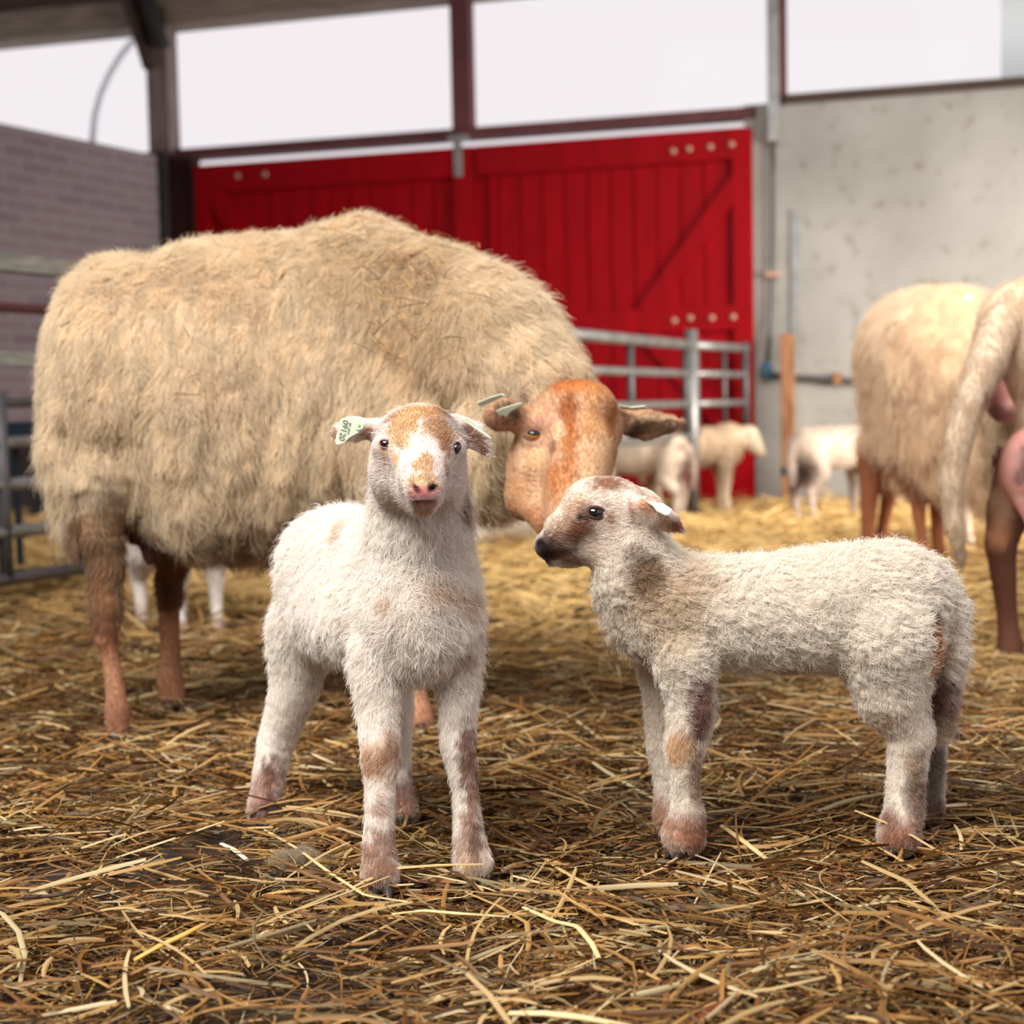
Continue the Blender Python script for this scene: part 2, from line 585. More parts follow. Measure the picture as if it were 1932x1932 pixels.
def mk_right(d):
    rail(d, 'top_rail', (s_mid - 0.01, zdt - 0.075), (s_dr + 0.02, zdt - 0.075), 0.15)
    rail(d, 'middle_rail', (s_mid - 0.01, zr_m), (s_dr + 0.02, zr_m), 0.12, 0.028)
    rail(d, 'bottom_rail', (s_mid - 0.01, 0.14), (s_dr + 0.02, 0.14), 0.15, 0.026)
    rail(d, 'stile', (s_mid - 0.085, zr_t), (s_mid - 0.085, 0.05), 0.0001 + 0.001, 0.02)
    rail(d, 'stile', (s_dr + 0.05, zdt - 0.15), (s_dr + 0.05, 0.05), 0.06, 0.025)
    rail(d, 'brace', wb(1398, 335, 0.07), wb(1218, 588, 0.07), 0.09, 0.024)
    rail(d, 'brace', wb(1222, 628, 0.07), wb(1395, 830, 0.07), 0.10, 0.024)
    for q in ((1270, 285), (1300, 281), (1340, 277), (1380, 272), (1272, 605), (1302, 600), (1343, 600), (1383, 598)):
        bolt(d, *q)
    bolt(d, 1393, 438, 0.054)


def mk_left(d):
    rail(d, 'top_rail', (s_dl - 0.01, zdt - 0.075), (s_mid + 0.11, zdt - 0.075), 0.15)
    rail(d, 'middle_rail', (s_dl - 0.01, zr_m), (s_mid + 0.11, zr_m), 0.12, 0.028)
    rail(d, 'stile', (s_mid + 0.055, zdt), (s_mid + 0.055, 0.05), 0.11, 0.032)
    rail(d, 'stile', (s_dl - 0.05, zdt - 0.15), (s_dl - 0.05, 0.05), 0.08, 0.025)
    rail(d, 'brace', wb(400, 362, 0.07), wb(545, 600, 0.07), 0.09, 0.024)
    for q in ((448, 332), (500, 329)):
        bolt(d, *q)


door('door_1', s_dl + 0.02, s_mid + 0.0, mk_left)
door('door_2', s_mid - 0.001, s_dr - 0.012, mk_right)
# hanger bracket on the door
s_, z_ = wh(863, 300, 0.1)
b = MB().box(s_ - 0.022, s_ + 0.022, 0.086, 0.096, wh(863, 333, 0.1)[1], wh(863, 262, 0.1)[1], 0.002)
b.box(s_ - 0.05, s_ + 0.05, 0.03, 0.1, wh(863, 262, 0.1)[1], wh(863, 255, 0.1)[1])
tag(b.build('door_hanger', M_steel, frame=BW), 'grey steel hanger bracket over the middle of the red doors', 'bracket')

# ---- pipes and stake on the concrete wall
x0, x1 = wh(1448, 130, 0.06)[0], wh(1470, 130, 0.06)[0]
b = MB().box(x1, x0, 0.035, 0.075, wh(1458, 268, 0.06)[1], z_hd + 0.1, 0.003)
tag(b.build('steel_channel', M_steel, frame=BW), 'grey vertical steel channel in front of the right window post', 'channel')
pv = empty('water_pipe', frame=BW)
tag(pv, 'dark vertical water pipe clipped to the pale wall beside the red door', 'pipe')
pts = [(wh(x, y, 0.03)[0], 0.03, wh(x, y, 0.03)[1]) for x, y in ((1459, 255), (1459, 340), (1459, 430), (1458, 520), (1456, 600), (1450, 660), (1447, 690))]
MB().tube(pts, 0.011, 10).build('pipe', M_steeld, pv, smooth=True)
for y in (262, 517):
    x, z = wh(1457, y, 0.035)
    MB().box(x - 0.035, x + 0.035, 0.0, 0.05, z - 0.014, z + 0.014, 0.004).build('pipe_clip', M_bolt, pv)
ph = empty('pipe_run', frame=BW)
tag(ph, 'low horizontal pipe with a blue valve running behind the timber stake', 'pipe')
pts = [(wh(x, y, 0.04)[0], 0.04, wh(x, y, 0.04)[1]) for x, y in ((1447, 706), (1500, 711), (1560, 715), (1640, 719), (1800, 728))]
MB().tube(pts, 0.014, 10).build('pipe', M_steeld, ph, smooth=True)
x, z = wh(1446, 698, 0.04)
MB().sphere((x, 0.045, z), (0.03, 0.03, 0.045)).build('valve', M_bluep, ph, smooth=True)
x, z = wh(1580, 714, 0.04)
MB().box(x - 0.02, x + 0.02, 0.0, 0.062, z - 0.028, z + 0.028, 0.004).build('pipe_bracket', M_stake, ph)
ts = empty('timber_stake', frame=BW)
tag(ts, 'tan timber stake standing against the pale wall right of the red door', 'stake')
x0, x1 = wh(1497, 700, 0.15)[0], wh(1472, 700, 0.15)[0]
MB().box(x0, x1, 0.075, 0.15, -0.02, wh(1480, 630, 0.15)[1], 0.005).build('stake', M_stake, ts)
x, z = wh(1481, 888, 0.15)
MB().tube([(x, 0.145, z), (x, 0.165, z)], 0.022, 12).build('hole_disc', M_dark, ts)  # dark disc for the black hole, its shade put in as colour
MB().beam((wh(1500, 400, 0.01)[0], 0.006, wh(1500, 395, 0.01)[1]), (wh(1500, 640, 0.01)[0], 0.006, wh(1500, 640, 0.01)[1]), 0.04, 0.008, up=(0, 1, 0)).build('wall_strip', M_steel, frame=BW)  # grey mark on the wall, built as a thin raised strip
tag(bpy.data.objects['wall_strip'], 'faint grey strip on the pale wall above the timber stake', 'strip')

# ---- gates


def gate(name, label, a, b, zs, radii, mats, ups, group):
    a, b = np.array(a, float), np.array(b, float)
    g = empty(name, (a[0], a[1], 0))
    tag(g, label, 'gate', group)
    a0 = np.array([a[0], a[1], 0])
    for z, r, m in zip(zs, radii, mats):
        MB().tube([a - a0 + (0, 0, z), (a + b) / 2 - a0 + (0, 0, z), b - a0 + (0, 0, z)], r, 12).build('rail', m, g, smooth=True)
    for t, z0, z1, r in ups:
        p_ = a + (b - a) * t - a0
        MB().tube([p_ + (0, 0, z0), p_ + (0, 0, z1)], r, 12).build('upright', M_steeld, g, smooth=True)
    return g


gp = P(1305, 700, 6.8)
p1 = P(1080, 700, 5.5)
dirv = norm(np.array([gp[0] - p1[0], gp[1] - p1[1], 0]))
gs = np.array([gp[0], gp[1], 0]) - dirv * 0.03
ge = np.array([p1[0], p1[1], 0]) - dirv * 0.55
zs = [P(1300, y, 6.8)[2] for y in (651, 705, 762, 823)]
gate('metal_gate', 'grey tubular gate between the big ewe and the steel post', gs, ge, zs, [0.023, 0.017, 0.017, 0.017], [M_steel] * 4,
     [(0.03, zs[3], zs[0], 0.017), (0.40, zs[3], zs[0], 0.016), (0.98, zs[3], zs[0], 0.018)], 'tubular gates by the red door')
hp = MB().tube([(gp[0], gp[1], -0.03), (gp[0], gp[1], P(1305, 622, 6.8)[2])], 0.028, 14).build('gate_post', M_steel, smooth=True)
tag(hp, 'upright steel post between the two tubular gates', 'post')
ge2 = A0 + WX * (s_dr + 0.015) + WN * 0.12
gs2 = np.array([gp[0], gp[1], 0]) + norm(ge2 - np.array([gp[0], gp[1], 0])) * 0.03
gate('metal_gate', 'short tubular gate between the steel post and the pale wall', gs2, (ge2[0], ge2[1], 0), [z + 0.0 for z in zs], [0.02, 0.016, 0.016, 0.016], [M_steel] * 4,
     [(0.03, zs[3], zs[0], 0.016), (0.55, zs[3], zs[0], 0.012), (0.97, zs[3] - 0.0, zs[0] + 0.03, 0.02)], 'tubular gates by the red door')

# left pen fence, parallel to the brick wall
fd_ = np.array([math.sin(TH), math.cos(TH), 0])
fa = P(-30, 700, 4.12) - fd_ * 1.0; fb = fa + fd_ * 1.56
fy0 = P(0, 700, 4.2)
M_plank = mat('grey_green_plank', (140, 138, 128), 0.75, noise=0.3, nscale=5, stretch=(3, 3, 12))
zf = [P(0, y, 4.2)[2] for y in (580, 760, 835, 914, 1003, 1090)]
pf = gate('pen_fence', 'tubular pen fence along the brick wall behind the big ewe', (fa[0], fa[1], 0), (fb[0], fb[1], 0), zf,
          [0.014, 0.013, 0.017, 0.018, 0.019, 0.02], [M_maroon, M_steeld, M_steel, M_steel, M_steel, M_steeld],
          [(0.672, 0.1, P(0, 740, 4.2)[2], 0.02), (0.985, 0.1, 1.0, 0.02)], None)
pf['category'] = 'fence'
dd = np.array([fb[0] - fa[0], fb[1] - fa[1], 0.0])
for y0, y1 in ((481, 512), (664, 690)):
    z0, z1 = P(0, y1, 4.2)[2], P(0, y0, 4.2)[2]
    MB().beam((0, 0, (z0 + z1) / 2), (dd[0], dd[1], (z0 + z1) / 2), 0.05, z1 - z0).build('plank_rail', M_plank, pf)
# trough and block behind the fence
c = P(70, 812, 5.0)
b = MB()
for x0, x1, y0, y1, z0, z1 in ((-.09, .14, -.10, .10, -.03, -.02), (-.09, .14, -.10, -.085, -.03, .03), (-.09, .14, .085, .10, -.03, .03), (-.09, -.075, -.085, .085, -.03, .03), (.125, .14, -.085, .085, -.03, .03)):
    b.box(x0, x1, y0, y1, z0, z1)
for x0 in (-.085, .115):
    b.box(x0, x0 + .02, -.01, .01, -c[2], -.03)
tag(b.build('feed_trough', mat('dark_blue_plastic', (30, 46, 58), 0.35), frame=Matrix.Translation(c)), 'dark blue feed trough behind the pen fence at the left edge', 'trough')

# ------------------------------------------------------------------ straw
M_straw = attr_mat('dry_straw', 'col', 0.55, 0.12, 0.35)


def straw_geo(c, ang, L, W, tilt, bend, kink, roll, rng):
    n = len(c)
    K = 5
    S = np.linspace(-0.5, 0.5, K)
    d = np.stack([np.cos(ang) * np.cos(tilt), np.sin(ang) * np.cos(tilt), np.sin(tilt)], 1)
    h = np.stack([-np.sin(ang), np.cos(ang), np.zeros(n)], 1)
    u = norm(np.cross(d, h))
    wv = h * np.cos(roll)[:, None] + u * np.sin(roll)[:, None]
    nv_ = np.cross(d, wv)
    pos = c[:, None, :] + d[:, None, :] * (S[None, :, None] * L[:, None, None])
    pos = pos + h[:, None, :] * ((S ** 2)[None, :, None] * (bend * L)[:, None, None])
    pos = pos + h[:, None, :] * (np.maximum(S, 0)[None, :, None] * (kink * L)[:, None, None])
    pos = pos - u[:, None, :] * (((S ** 2) * 0.5)[None, :, None] * (np.abs(bend) * L)[:, None, None]) * 0.5
    taper = np.array([0.75, 1, 1, 0.95, 0.6])
    W_ = W[:, None] * taper[None, :]
    a = pos - wv[:, None, :] * W_[..., None] / 2
    b_ = pos + nv_[:, None, :] * W_[..., None] * 0.28
    e = pos + wv[:, None, :] * W_[..., None] / 2
    V = np.stack([a, b_, e], 2).reshape(n, K * 3, 3)
    fq = []
    for i in range(K - 1):
        for j in range(2):
            fq.append((i * 3 + j, i * 3 + j + 1, (i + 1) * 3 + j + 1, (i + 1) * 3 + j))
    fq = np.array(fq)
    FQ = (fq[None] + (np.arange(n) * K * 3)[:, None, None]).reshape(-1, 4)
    return V.reshape(-1, 3), FQ, K * 3


PAL = np.array([0.72, 0.67, 0.58]) * np.array([srgb(*c) for c in ((196, 156, 96), (168, 124, 68), (212, 184, 134), (144, 100, 52), (112, 76, 40), (84, 56, 30), (138, 122, 90), (226, 208, 170))])


def straw(name, n, ylo, yhi, L, W, zhi, pw, seed, label, tiltsd=0.10, fresh_lit=True, pexp=1.0):
    rng = np.random.default_rng(seed)
    u = rng.random(n)
    y = ylo * (yhi / ylo) ** u if pexp == 0 else (ylo ** pexp + u * (yhi ** pexp - ylo ** pexp)) ** (1 / pexp)
    x = (rng.random(n) * 2 - 1) * (0.355 * y + 0.34)
    keep = rng.random(n) < 0.80 + 0.75 * noise3(np.stack([x * 5.0, y * 5.0, np.zeros(n)], 1), 9)
    # keep them inside the building
    q = np.stack([x, y, np.zeros(n)], 1)
    keep &= ((q - A0) @ WN > 0.06) & ((q - CORNER) @ LYv > 0.05)
    x, y = x[keep], y[keep]
    n = len(x)
    ang = rng.normal(0, 0.75, n) + np.where(rng.random(n) < 0.3, rng.random(n) * math.pi, 0) + 0.5 * noise3(np.stack([x * 3, y * 3, np.zeros(n) + 9], 1), 12)
    ll = np.exp(rng.uniform(np.log(L[0]), np.log(L[1]), n))
    ww = rng.uniform(W[0], W[1], n)
    tilt = rng.normal(0, tiltsd, n)
    zz_ = gz(x, y) + rng.random(n) ** 1.5 * zhi + np.abs(np.sin(tilt)) * ll * 0.45
    V, FQ, k = straw_geo(np.stack([x, y, zz_], 1), ang, ll, ww, tilt, rng.normal(0, 0.35, n), np.where(rng.random(n) < 0.25, rng.normal(0, 0.6, n), 0), rng.normal(0, 0.6, n), rng)
    pw = np.array(pw, float)
    ci = rng.choice(len(PAL), n, p=pw / pw.sum())
    c_ = PAL[ci] * rng.uniform(0.7, 1.15, n)[:, None]
    if fresh_lit:   # newer golden bedding, warm light painted in too, towards the back right
        f_ = sstep(3.0, 4.6, y + 0.5 * x)[:, None] * 0.85
        c_ = c_ * (1 - f_) + (srgb(255, 214, 142) * rng.uniform(0.65, 1.2, n)[:, None]) * f_
    o = mesh_obj(name, V, FQ, M_straw, smooth=True, colors=np.repeat(np.clip(c_, 0, 1), k, 0))
    return tag(o, label, 'straw', None, 'stuff')


straw('straw_chaff', 135000, 1.15, 3.4, (0.012, 0.055), (0.0010, 0.0026), 0.018, (2, 4, 1, 6, 8, 9, 3, 0.5), 1, 'fine broken chaff and short straw bits covering the pen floor', 0.20, True, 1.6)
straw('straw_bedding', 32000, 1.15, 3.6, (0.03, 0.16), (0.0022, 0.0060), 0.034, (6, 6, 5, 5, 4, 2, 3, 2.5), 2, 'loose golden straw stalks strewn over the pen floor around the lambs', 0.15, True, 1.5)
straw('deep_straw_bedding', 40000, 3.3, 8.6, (0.06, 0.22), (0.004, 0.009), 0.06, (6, 6, 5, 4, 3, 1, 2, 2), 3, 'thick bright straw bedding towards the red door and back wall', 0.18, True, 1.7)


def stalk(name, label, pts, w, col, cat='straw', roll=0.0):
    """one thick straw stalk: a flattened hollow tube along points (px, py, lift above the floor)"""
    q = []
    for x, y, z in pts:
        g = G(x, y, z)
        q.append(g)
    q = np.array(q)
    # resample smoothly
    t = np.linspace(0, len(q) - 1, 4 * len(q))
    i_ = np.clip(t.astype(int), 0, len(q) - 2); f_ = (t - i_)[:, None]
    qq = q[i_] * (1 - f_) + q[i_ + 1] * f_
    T = norm(np.gradient(qq, axis=0))
    sd = norm(np.cross(T, EZ_)); up = np.cross(sd, T)
    V, Fq, n = [], [], 8
    for k in range(len(qq)):
        tw = w * (0.82 + 0.18 * math.sin(math.pi * k / (len(qq) - 1)))
        for a in range(n):
            an_ = 2 * math.pi * a / n
            V.append(qq[k] + sd[k] * tw / 2 * math.cos(an_) + up[k] * tw * 0.22 * math.sin(an_))
    for k in range(len(qq) - 1):
        for a in range(n):
            Fq.append((k * n + a, k * n + (a + 1) % n, (k + 1) * n + (a + 1) % n, (k + 1) * n + a))
    Fq.append(tuple(range(n))); Fq.append(tuple((len(qq) - 1) * n + a for a in range(n))[::-1])
    c = np.repeat(srgb(*col)[None], len(V), 0) * (1 + 0.15 * noise3(np.array(V) * 160, 4)[:, None])
    o = mesh_obj(name, V, [list(f) for f in Fq], M_straw, smooth=True, colors=c)
    return tag(o, label, cat, 'thick stalks lying on the bedding' if cat == 'straw' else None)


EZ_ = np.array([0, 0, 1.0])
stalk('straw_stalk', 'long brown straw stalk leaning up between the legs of the side-on lamb', [(1365, 1556, 0.012), (1420, 1510, 0.025), (1480, 1458, 0.05), (1540, 1400, 0.085)], 0.0058, (176, 128, 66))
stalk('straw_stalk', 'broad pale straw piece pointing away from the side-on lamb\'s front hoof', [(1362, 1558, 0.018), (1400, 1585, 0.02), (1448, 1622, 0.016)], 0.0085, (222, 192, 136))
stalk('straw_stalk', 'kinked pale straw stalk in the foreground between the two lambs', [(988, 1712, 0.022), (1045, 1738, 0.03), (1090, 1748, 0.03), (1118, 1782, 0.026), (1132, 1812, 0.016)], 0.0066, (226, 196, 142))
stalk('straw_stalk', 'broad bleached stalk lying along the bottom edge of the picture', [(960, 1912, 0.022), (1030, 1912, 0.026), (1100, 1920, 0.026), (1200, 1940, 0.02)], 0.0100, (228, 202, 152))
stalk('straw_stalk', 'long pale bent stalk ending at the front lamb\'s hoof', [(500, 1566, 0.02), (560, 1600, 0.03), (620, 1645, 0.03), (690, 1690, 0.022), (770, 1702, 0.016)], 0.0050, (214, 186, 134))
stalk('straw_stalk', 'stout golden stalk in the left foreground below the front lamb', [(252, 1812, 0.016), (300, 1785, 0.026), (350, 1762, 0.028), (384, 1744, 0.022)], 0.0085, (216, 170, 92))
stalk('straw_stalk', 'upright stub of straw in the foreground below the leaning stalk', [(1378, 1688, 0.004), (1377, 1672, 0.02), (1374, 1648, 0.045)], 0.0060, (206, 176, 120))
stalk('straw_stalk', 'white split straw blade left of the front lamb\'s hooves', [(418, 1592, 0.02), (440, 1602, 0.026), (466, 1622, 0.02)], 0.0075, (234, 222, 196))
stalk('straw_stalk', 'dark golden blade crossing behind the front lamb\'s left hind hoof', [(330, 1538, 0.02), (400, 1550, 0.026), (480, 1568, 0.028), (560, 1590, 0.02)], 0.0066, (150, 108, 56))
stalk('straw_stalk', 'pale straw arch right of the front lamb\'s right hoof', [(740, 1725, 0.02), (800, 1718, 0.03), (870, 1724, 0.032), (960, 1730, 0.02)], 0.0062, (222, 194, 140))
stalk('twig', 'reddish brown twig at the bottom edge right of centre', [(1296, 1940, 0.012), (1330, 1912, 0.022), (1362, 1894, 0.026), (1378, 1884, 0.022)], 0.0080, (126, 56, 40), 'twig')

# ------------------------------------------------------------------ animal sculpting
EX = np.array([1.0, 0, 0]); EY = np.array([0, 1.0, 0]); EZ = np.array([0, 0, 1.0])


class Sculpt:
    """smooth union of tapered limbs and ellipsoids, meshed as one continuous skin"""

    def __init__(s, px=True):
        s.pr = []
        s.px = px

    def pt(s, q):
        return P(q[0], q[1], q[2]) if s.px else np.array(q[:3], float)

    def rad(s, r, Y):
        return r * Y / F if s.px else r

    def c(s, pts, k=0.02, tag='body', op=1, flat=None):
        segs = [(s.pt(a), s.rad(a[3], a[2]), s.pt(b), s.rad(b[3], b[2])) for a, b in zip(pts[:-1], pts[1:])]
        s.pr.append(('c', segs, flat, None, None, s.rad(k, pts[0][2]) if s.px and k > 1 else k, tag, op))
        return s

    def e(s, cc, r, rot=0.0, k=0.02, tag='body', op=1, yaw=0.0, tilt=0.0, axes=None):
        c0 = s.pt(cc)
        rr = np.array([s.rad(q, cc[2]) for q in r])
        if axes is None:
            a = math.radians(rot)
            x = math.cos(a) * EX + math.sin(a) * EZ
            z = -math.sin(a) * EX + math.cos(a) * EZ
            y = EY.copy()
            if yaw:
                w = math.radians(yaw)
                x, y = math.cos(w) * x + math.sin(w) * y, -math.sin(w) * x + math.cos(w) * y
            if tilt:
                w = math.radians(tilt)
                y, z = math.cos(w) * y + math.sin(w) * z, -math.sin(w) * y + math.cos(w) * z
            axes = np.stack([x, z, y])
        s.pr.append(('e', c0, rr, np.array(axes), None, s.rad(k, cc[2]) if s.px and k > 1 else k, tag, op))
        return s

    @staticmethod
    def _d(p, Q):
        if p[0] == 'c':
            D = None
            for a, ra, b, rb in p[1]:
                ab = b - a
                q, f_ = Q, 1.0
                if p[2]:
                    nn_, fc = p[2]
                    nn_ = norm(np.array(nn_, float)); nn_ = norm(nn_ - ab * (nn_ @ ab) / (ab @ ab))
                    q = Q + nn_ * (((Q - a) @ nn_) * (fc - 1))[..., None]
                    f_ = 0.5 + 0.5 * fc
                t = np.clip(((q - a) @ ab) / max(ab @ ab, 1e-12), 0, 1)
                t = t * t * (3 - 2 * t) * 0.35 + t * 0.65
                d = (np.linalg.norm(q - a - np.clip(((q - a) @ ab) / max(ab @ ab, 1e-12), 0, 1)[..., None] * ab, axis=-1) - (ra + t * (rb - ra))) / f_
                if D is None:
                    D = d
                else:
                    k = 0.35 * min(ra, rb)
                    h = np.clip(0.5 + 0.5 * (D - d) / k, 0, 1)
                    D = np.minimum(D, d) - k * 0.12 * (4 * h * (1 - h))
            return D
        _, c, r, A = p[:4]
        L = (Q - c) @ A.T
        k0 = np.linalg.norm(L / r, axis=-1)
        k1 = np.linalg.norm(L / (r * r), axis=-1)
        return k0 * (k0 - 1) / np.maximum(k1, 1e-9)

    def group(s, tags, Q):
        d = np.full(len(Q), 9.0)
        for p in s.pr:
            if p[6] in tags and p[7] > 0:
                d = np.minimum(d, s._d(p, Q))
        return d

    def bbox(s, p):
        if p[0] == 'c':
            lo = np.min([np.minimum(a - ra, b - rb) for a, ra, b, rb in p[1]], 0); hi = np.max([np.maximum(a + ra, b + rb) for a, ra, b, rb in p[1]], 0)
        else:
            ext = np.sqrt(((p[3].T * p[2]) ** 2).sum(1))
            lo, hi = p[1] - ext, p[1] + ext
        return lo, hi

    def mesh(s, h, warp=None):
        bb = [s.bbox(p) for p in s.pr if p[7] > 0]
        lo = np.min([b[0] for b in bb], 0) - 0.03
        hi = np.max([b[1] for b in bb], 0) + 0.03
        n = np.ceil((hi - lo) / h).astype(int) + 1
        D = np.full(n, 0.05, dtype=np.float32)
        ax = [lo[i] + h * np.arange(n[i]) for i in range(3)]
        for p in s.pr:
            k = p[5]
            l, u = s.bbox(p)
            m = max(k, 0.0) + 3 * h
            i0 = np.clip(np.floor((l - m - lo) / h).astype(int), 0, n - 1)
            i1 = np.clip(np.ceil((u + m - lo) / h).astype(int) + 1, 1, n)
            X = np.stack(np.meshgrid(*[ax[i][i0[i]:i1[i]] for i in range(3)], indexing='ij'), -1)
            d = s._d(p, X)
            sl = tuple(slice(i0[i], i1[i]) for i in range(3))
            D0 = D[sl]
            if p[7] > 0:
                hh = np.clip(0.5 + 0.5 * (D0 - d) / max(k, 1e-6), 0, 1)
                D[sl] = D0 * (1 - hh) + d * hh - k * hh * (1 - hh)
            else:
                d = -d
                hh = np.clip(0.5 - 0.5 * (D0 - d) / max(k, 1e-6), 0, 1)
                D[sl] = D0 * (1 - hh) + d * hh + k * hh * (1 - hh)
        if warp is not None:
            near = np.argwhere(np.abs(D) < 0.03)
            if len(near):
                Q = lo + near * h
                D[near[:, 0], near[:, 1], near[:, 2]] += warp(Q).astype(np.float32)
        return surface_nets(D, lo, h)


def surface_nets(D, lo, h):
    nx, ny, nz = D.shape
    S = D < 0
    cnt = np.zeros((nx - 1, ny - 1, nz - 1), np.int8)
    for a in (0, 1):
        for b in (0, 1):
            for c in (0, 1):
                cnt += S[a:nx - 1 + a, b:ny - 1 + b, c:nz - 1 + c]
    cells = np.argwhere((cnt > 0) & (cnt < 8))
    idx = np.full(cnt.shape, -1, np.int64)
    idx[cells[:, 0], cells[:, 1], cells[:, 2]] = np.arange(len(cells))
    acc = np.zeros((len(cells), 3)); num = np.zeros(len(cells))
    corners = [(a, b, c) for a in (0, 1) for b in (0, 1) for c in (0, 1)]
    for p in corners:
        for q in range(3):
            if p[q] == 0:
                r = list(p); r[q] = 1
                d0 = D[cells[:, 0] + p[0], cells[:, 1] + p[1], cells[:, 2] + p[2]]
                d1 = D[cells[:, 0] + r[0], cells[:, 1] + r[1], cells[:, 2] + r[2]]
                m = (d0 < 0) != (d1 < 0)
                t = d0[m] / (d0[m] - d1[m])
                pt = np.array(p, float)[None] + np.zeros((m.sum(), 3))
                pt[:, q] = t
                acc[m] += pt; num[m] += 1
    V = lo + h * (cells + acc / num[:, None])
    FQ = []
    for q in range(3):
        s0 = [slice(None)] * 3; s1 = [slice(None)] * 3
        s0[q] = slice(0, -1); s1[q] = slice(1, None)
        A, B = S[tuple(s0)], S[tuple(s1)]
        e = np.argwhere(A != B)
        u, v = (q + 1) % 3, (q + 2) % 3
        ok = (e[:, u] > 0) & (e[:, v] > 0) & (e[:, u] < D.shape[u] - 1) & (e[:, v] < D.shape[v] - 1)
        e = e[ok]
        ins = A[e[:, 0], e[:, 1], e[:, 2]]
        c = []
        for du, dv in ((-1, -1), (0, -1), (0, 0), (-1, 0)):
            f = e.copy(); f[:, u] += du; f[:, v] += dv
            c.append(idx[f[:, 0], f[:, 1], f[:, 2]])
        qd = np.stack(c, 1)
        qd[~ins] = qd[~ins][:, ::-1]
        FQ.append(qd)
    FQ = np.concatenate(FQ)
    FQ = FQ[(FQ >= 0).all(1)]
    return V, FQ


def tri_normals(V, FQ):
    N = np.zeros_like(V)
    fn = np.cross(V[FQ[:, 2]] - V[FQ[:, 0]], V[FQ[:, 3]] - V[FQ[:, 1]])
    for i in range(4):
        np.add.at(N, FQ[:, i], fn)
    return norm(N), fn


class Skin:
    """meshed body with lookup of the visible surface and colour patches"""

    def __init__(s, sc, h, warp=None):
        s.sc = sc
        s.V, s.FQ = sc.mesh(h, warp)
        for _ in range(2):      # relax
            acc = np.zeros_like(s.V); n = np.zeros(len(s.V))
            for i in range(4):
                for j in (1, 3):
                    np.add.at(acc, s.FQ[:, i], s.V[s.FQ[:, (i + j) % 4]])
                    np.add.at(n, s.FQ[:, i], 1)
            s.V = s.V * 0.5 + 0.5 * acc / np.maximum(n, 1)[:, None]
        s.N, s.fn = tri_normals(s.V, s.FQ)
        s.pxy = proj(s.V)
        s.patches = []
        s.base = None

    def surf(s, px, py, tol=5):
        if not s.sc.px:
            return None
        fx, fy, t = s.pxy
        for k in (1, 2, 4, 8):
            m = (np.abs(fx - px) < tol * k) & (np.abs(fy - py) < tol * k)
            if m.any():
                ii_ = np.where(m)[0]
                j = ii_[np.argmin(t[ii_])]
                return s.V[j], s.N[j], t[j]
        raise ValueError((px, py))

    def patch(s, px, py, rx, ry, col, a=1.0, soft=0.5, rot=0.0, nz=0.35, depth=None):
        c, n, t = s.surf(px, py)
        sc_ = t / F
        w = math.radians(rot)
        x = math.cos(w) * EX + math.sin(w) * EZ
        z = -math.sin(w) * EX + math.cos(w) * EZ
        dr = depth * sc_ if depth else max(rx, ry) * sc_ * 1.1
        s.patches.append((c, np.stack([x, z, EY]), np.array([rx * sc_, ry * sc_, dr]), srgb(col[0] * 0.97, col[1] * 0.99, col[2] * 0.97), a, soft, nz))
        return s

    def patch3(s, c, r, col, a=1.0, soft=0.5, nz=0.35):
        s.patches.append((np.array(c, float), np.eye(3), np.array(r, float), srgb(*col), a, soft, nz))
        return s

    def color(s, Q):
        C = s.base(Q) if callable(s.base) else np.repeat(srgb(*s.base)[None], len(Q), 0)
        for i, (c, A, r, col, a, soft, nz) in enumerate(s.patches):
            d = np.linalg.norm(((Q - c) @ A.T) / r, axis=1)
            m = d < 2.2
            if not m.any(): continue
            dq = d[m] + nz * noise3(Q[m] * (1.4 / r.min()), i + 40) + nz * 0.5 * noise3(Q[m] * (4 / r.min()), i + 70)
            w = a * (1 - sstep(1 - soft, 1 + soft, dq))
            C[m] = C[m] * (1 - w[:, None]) + col * w[:, None]
        return C

    def obj(s, name, m, parent, local=None):
        V = s.V if local is None else s.V - local
        return mesh_obj(name, V, s.FQ, m, parent, smooth=True, colors=np.clip(s.color(s.V), 0, 1))


M_skin = attr_mat('short_hair_skin', 'col', 0.75, 0.0, 0.2)
M_fur = attr_mat('lamb_fur', 'col', 0.65, 0.38, 0.2)
M_wool = attr_mat('sheep_wool', 'col', 0.8, 0.45, 0.1)


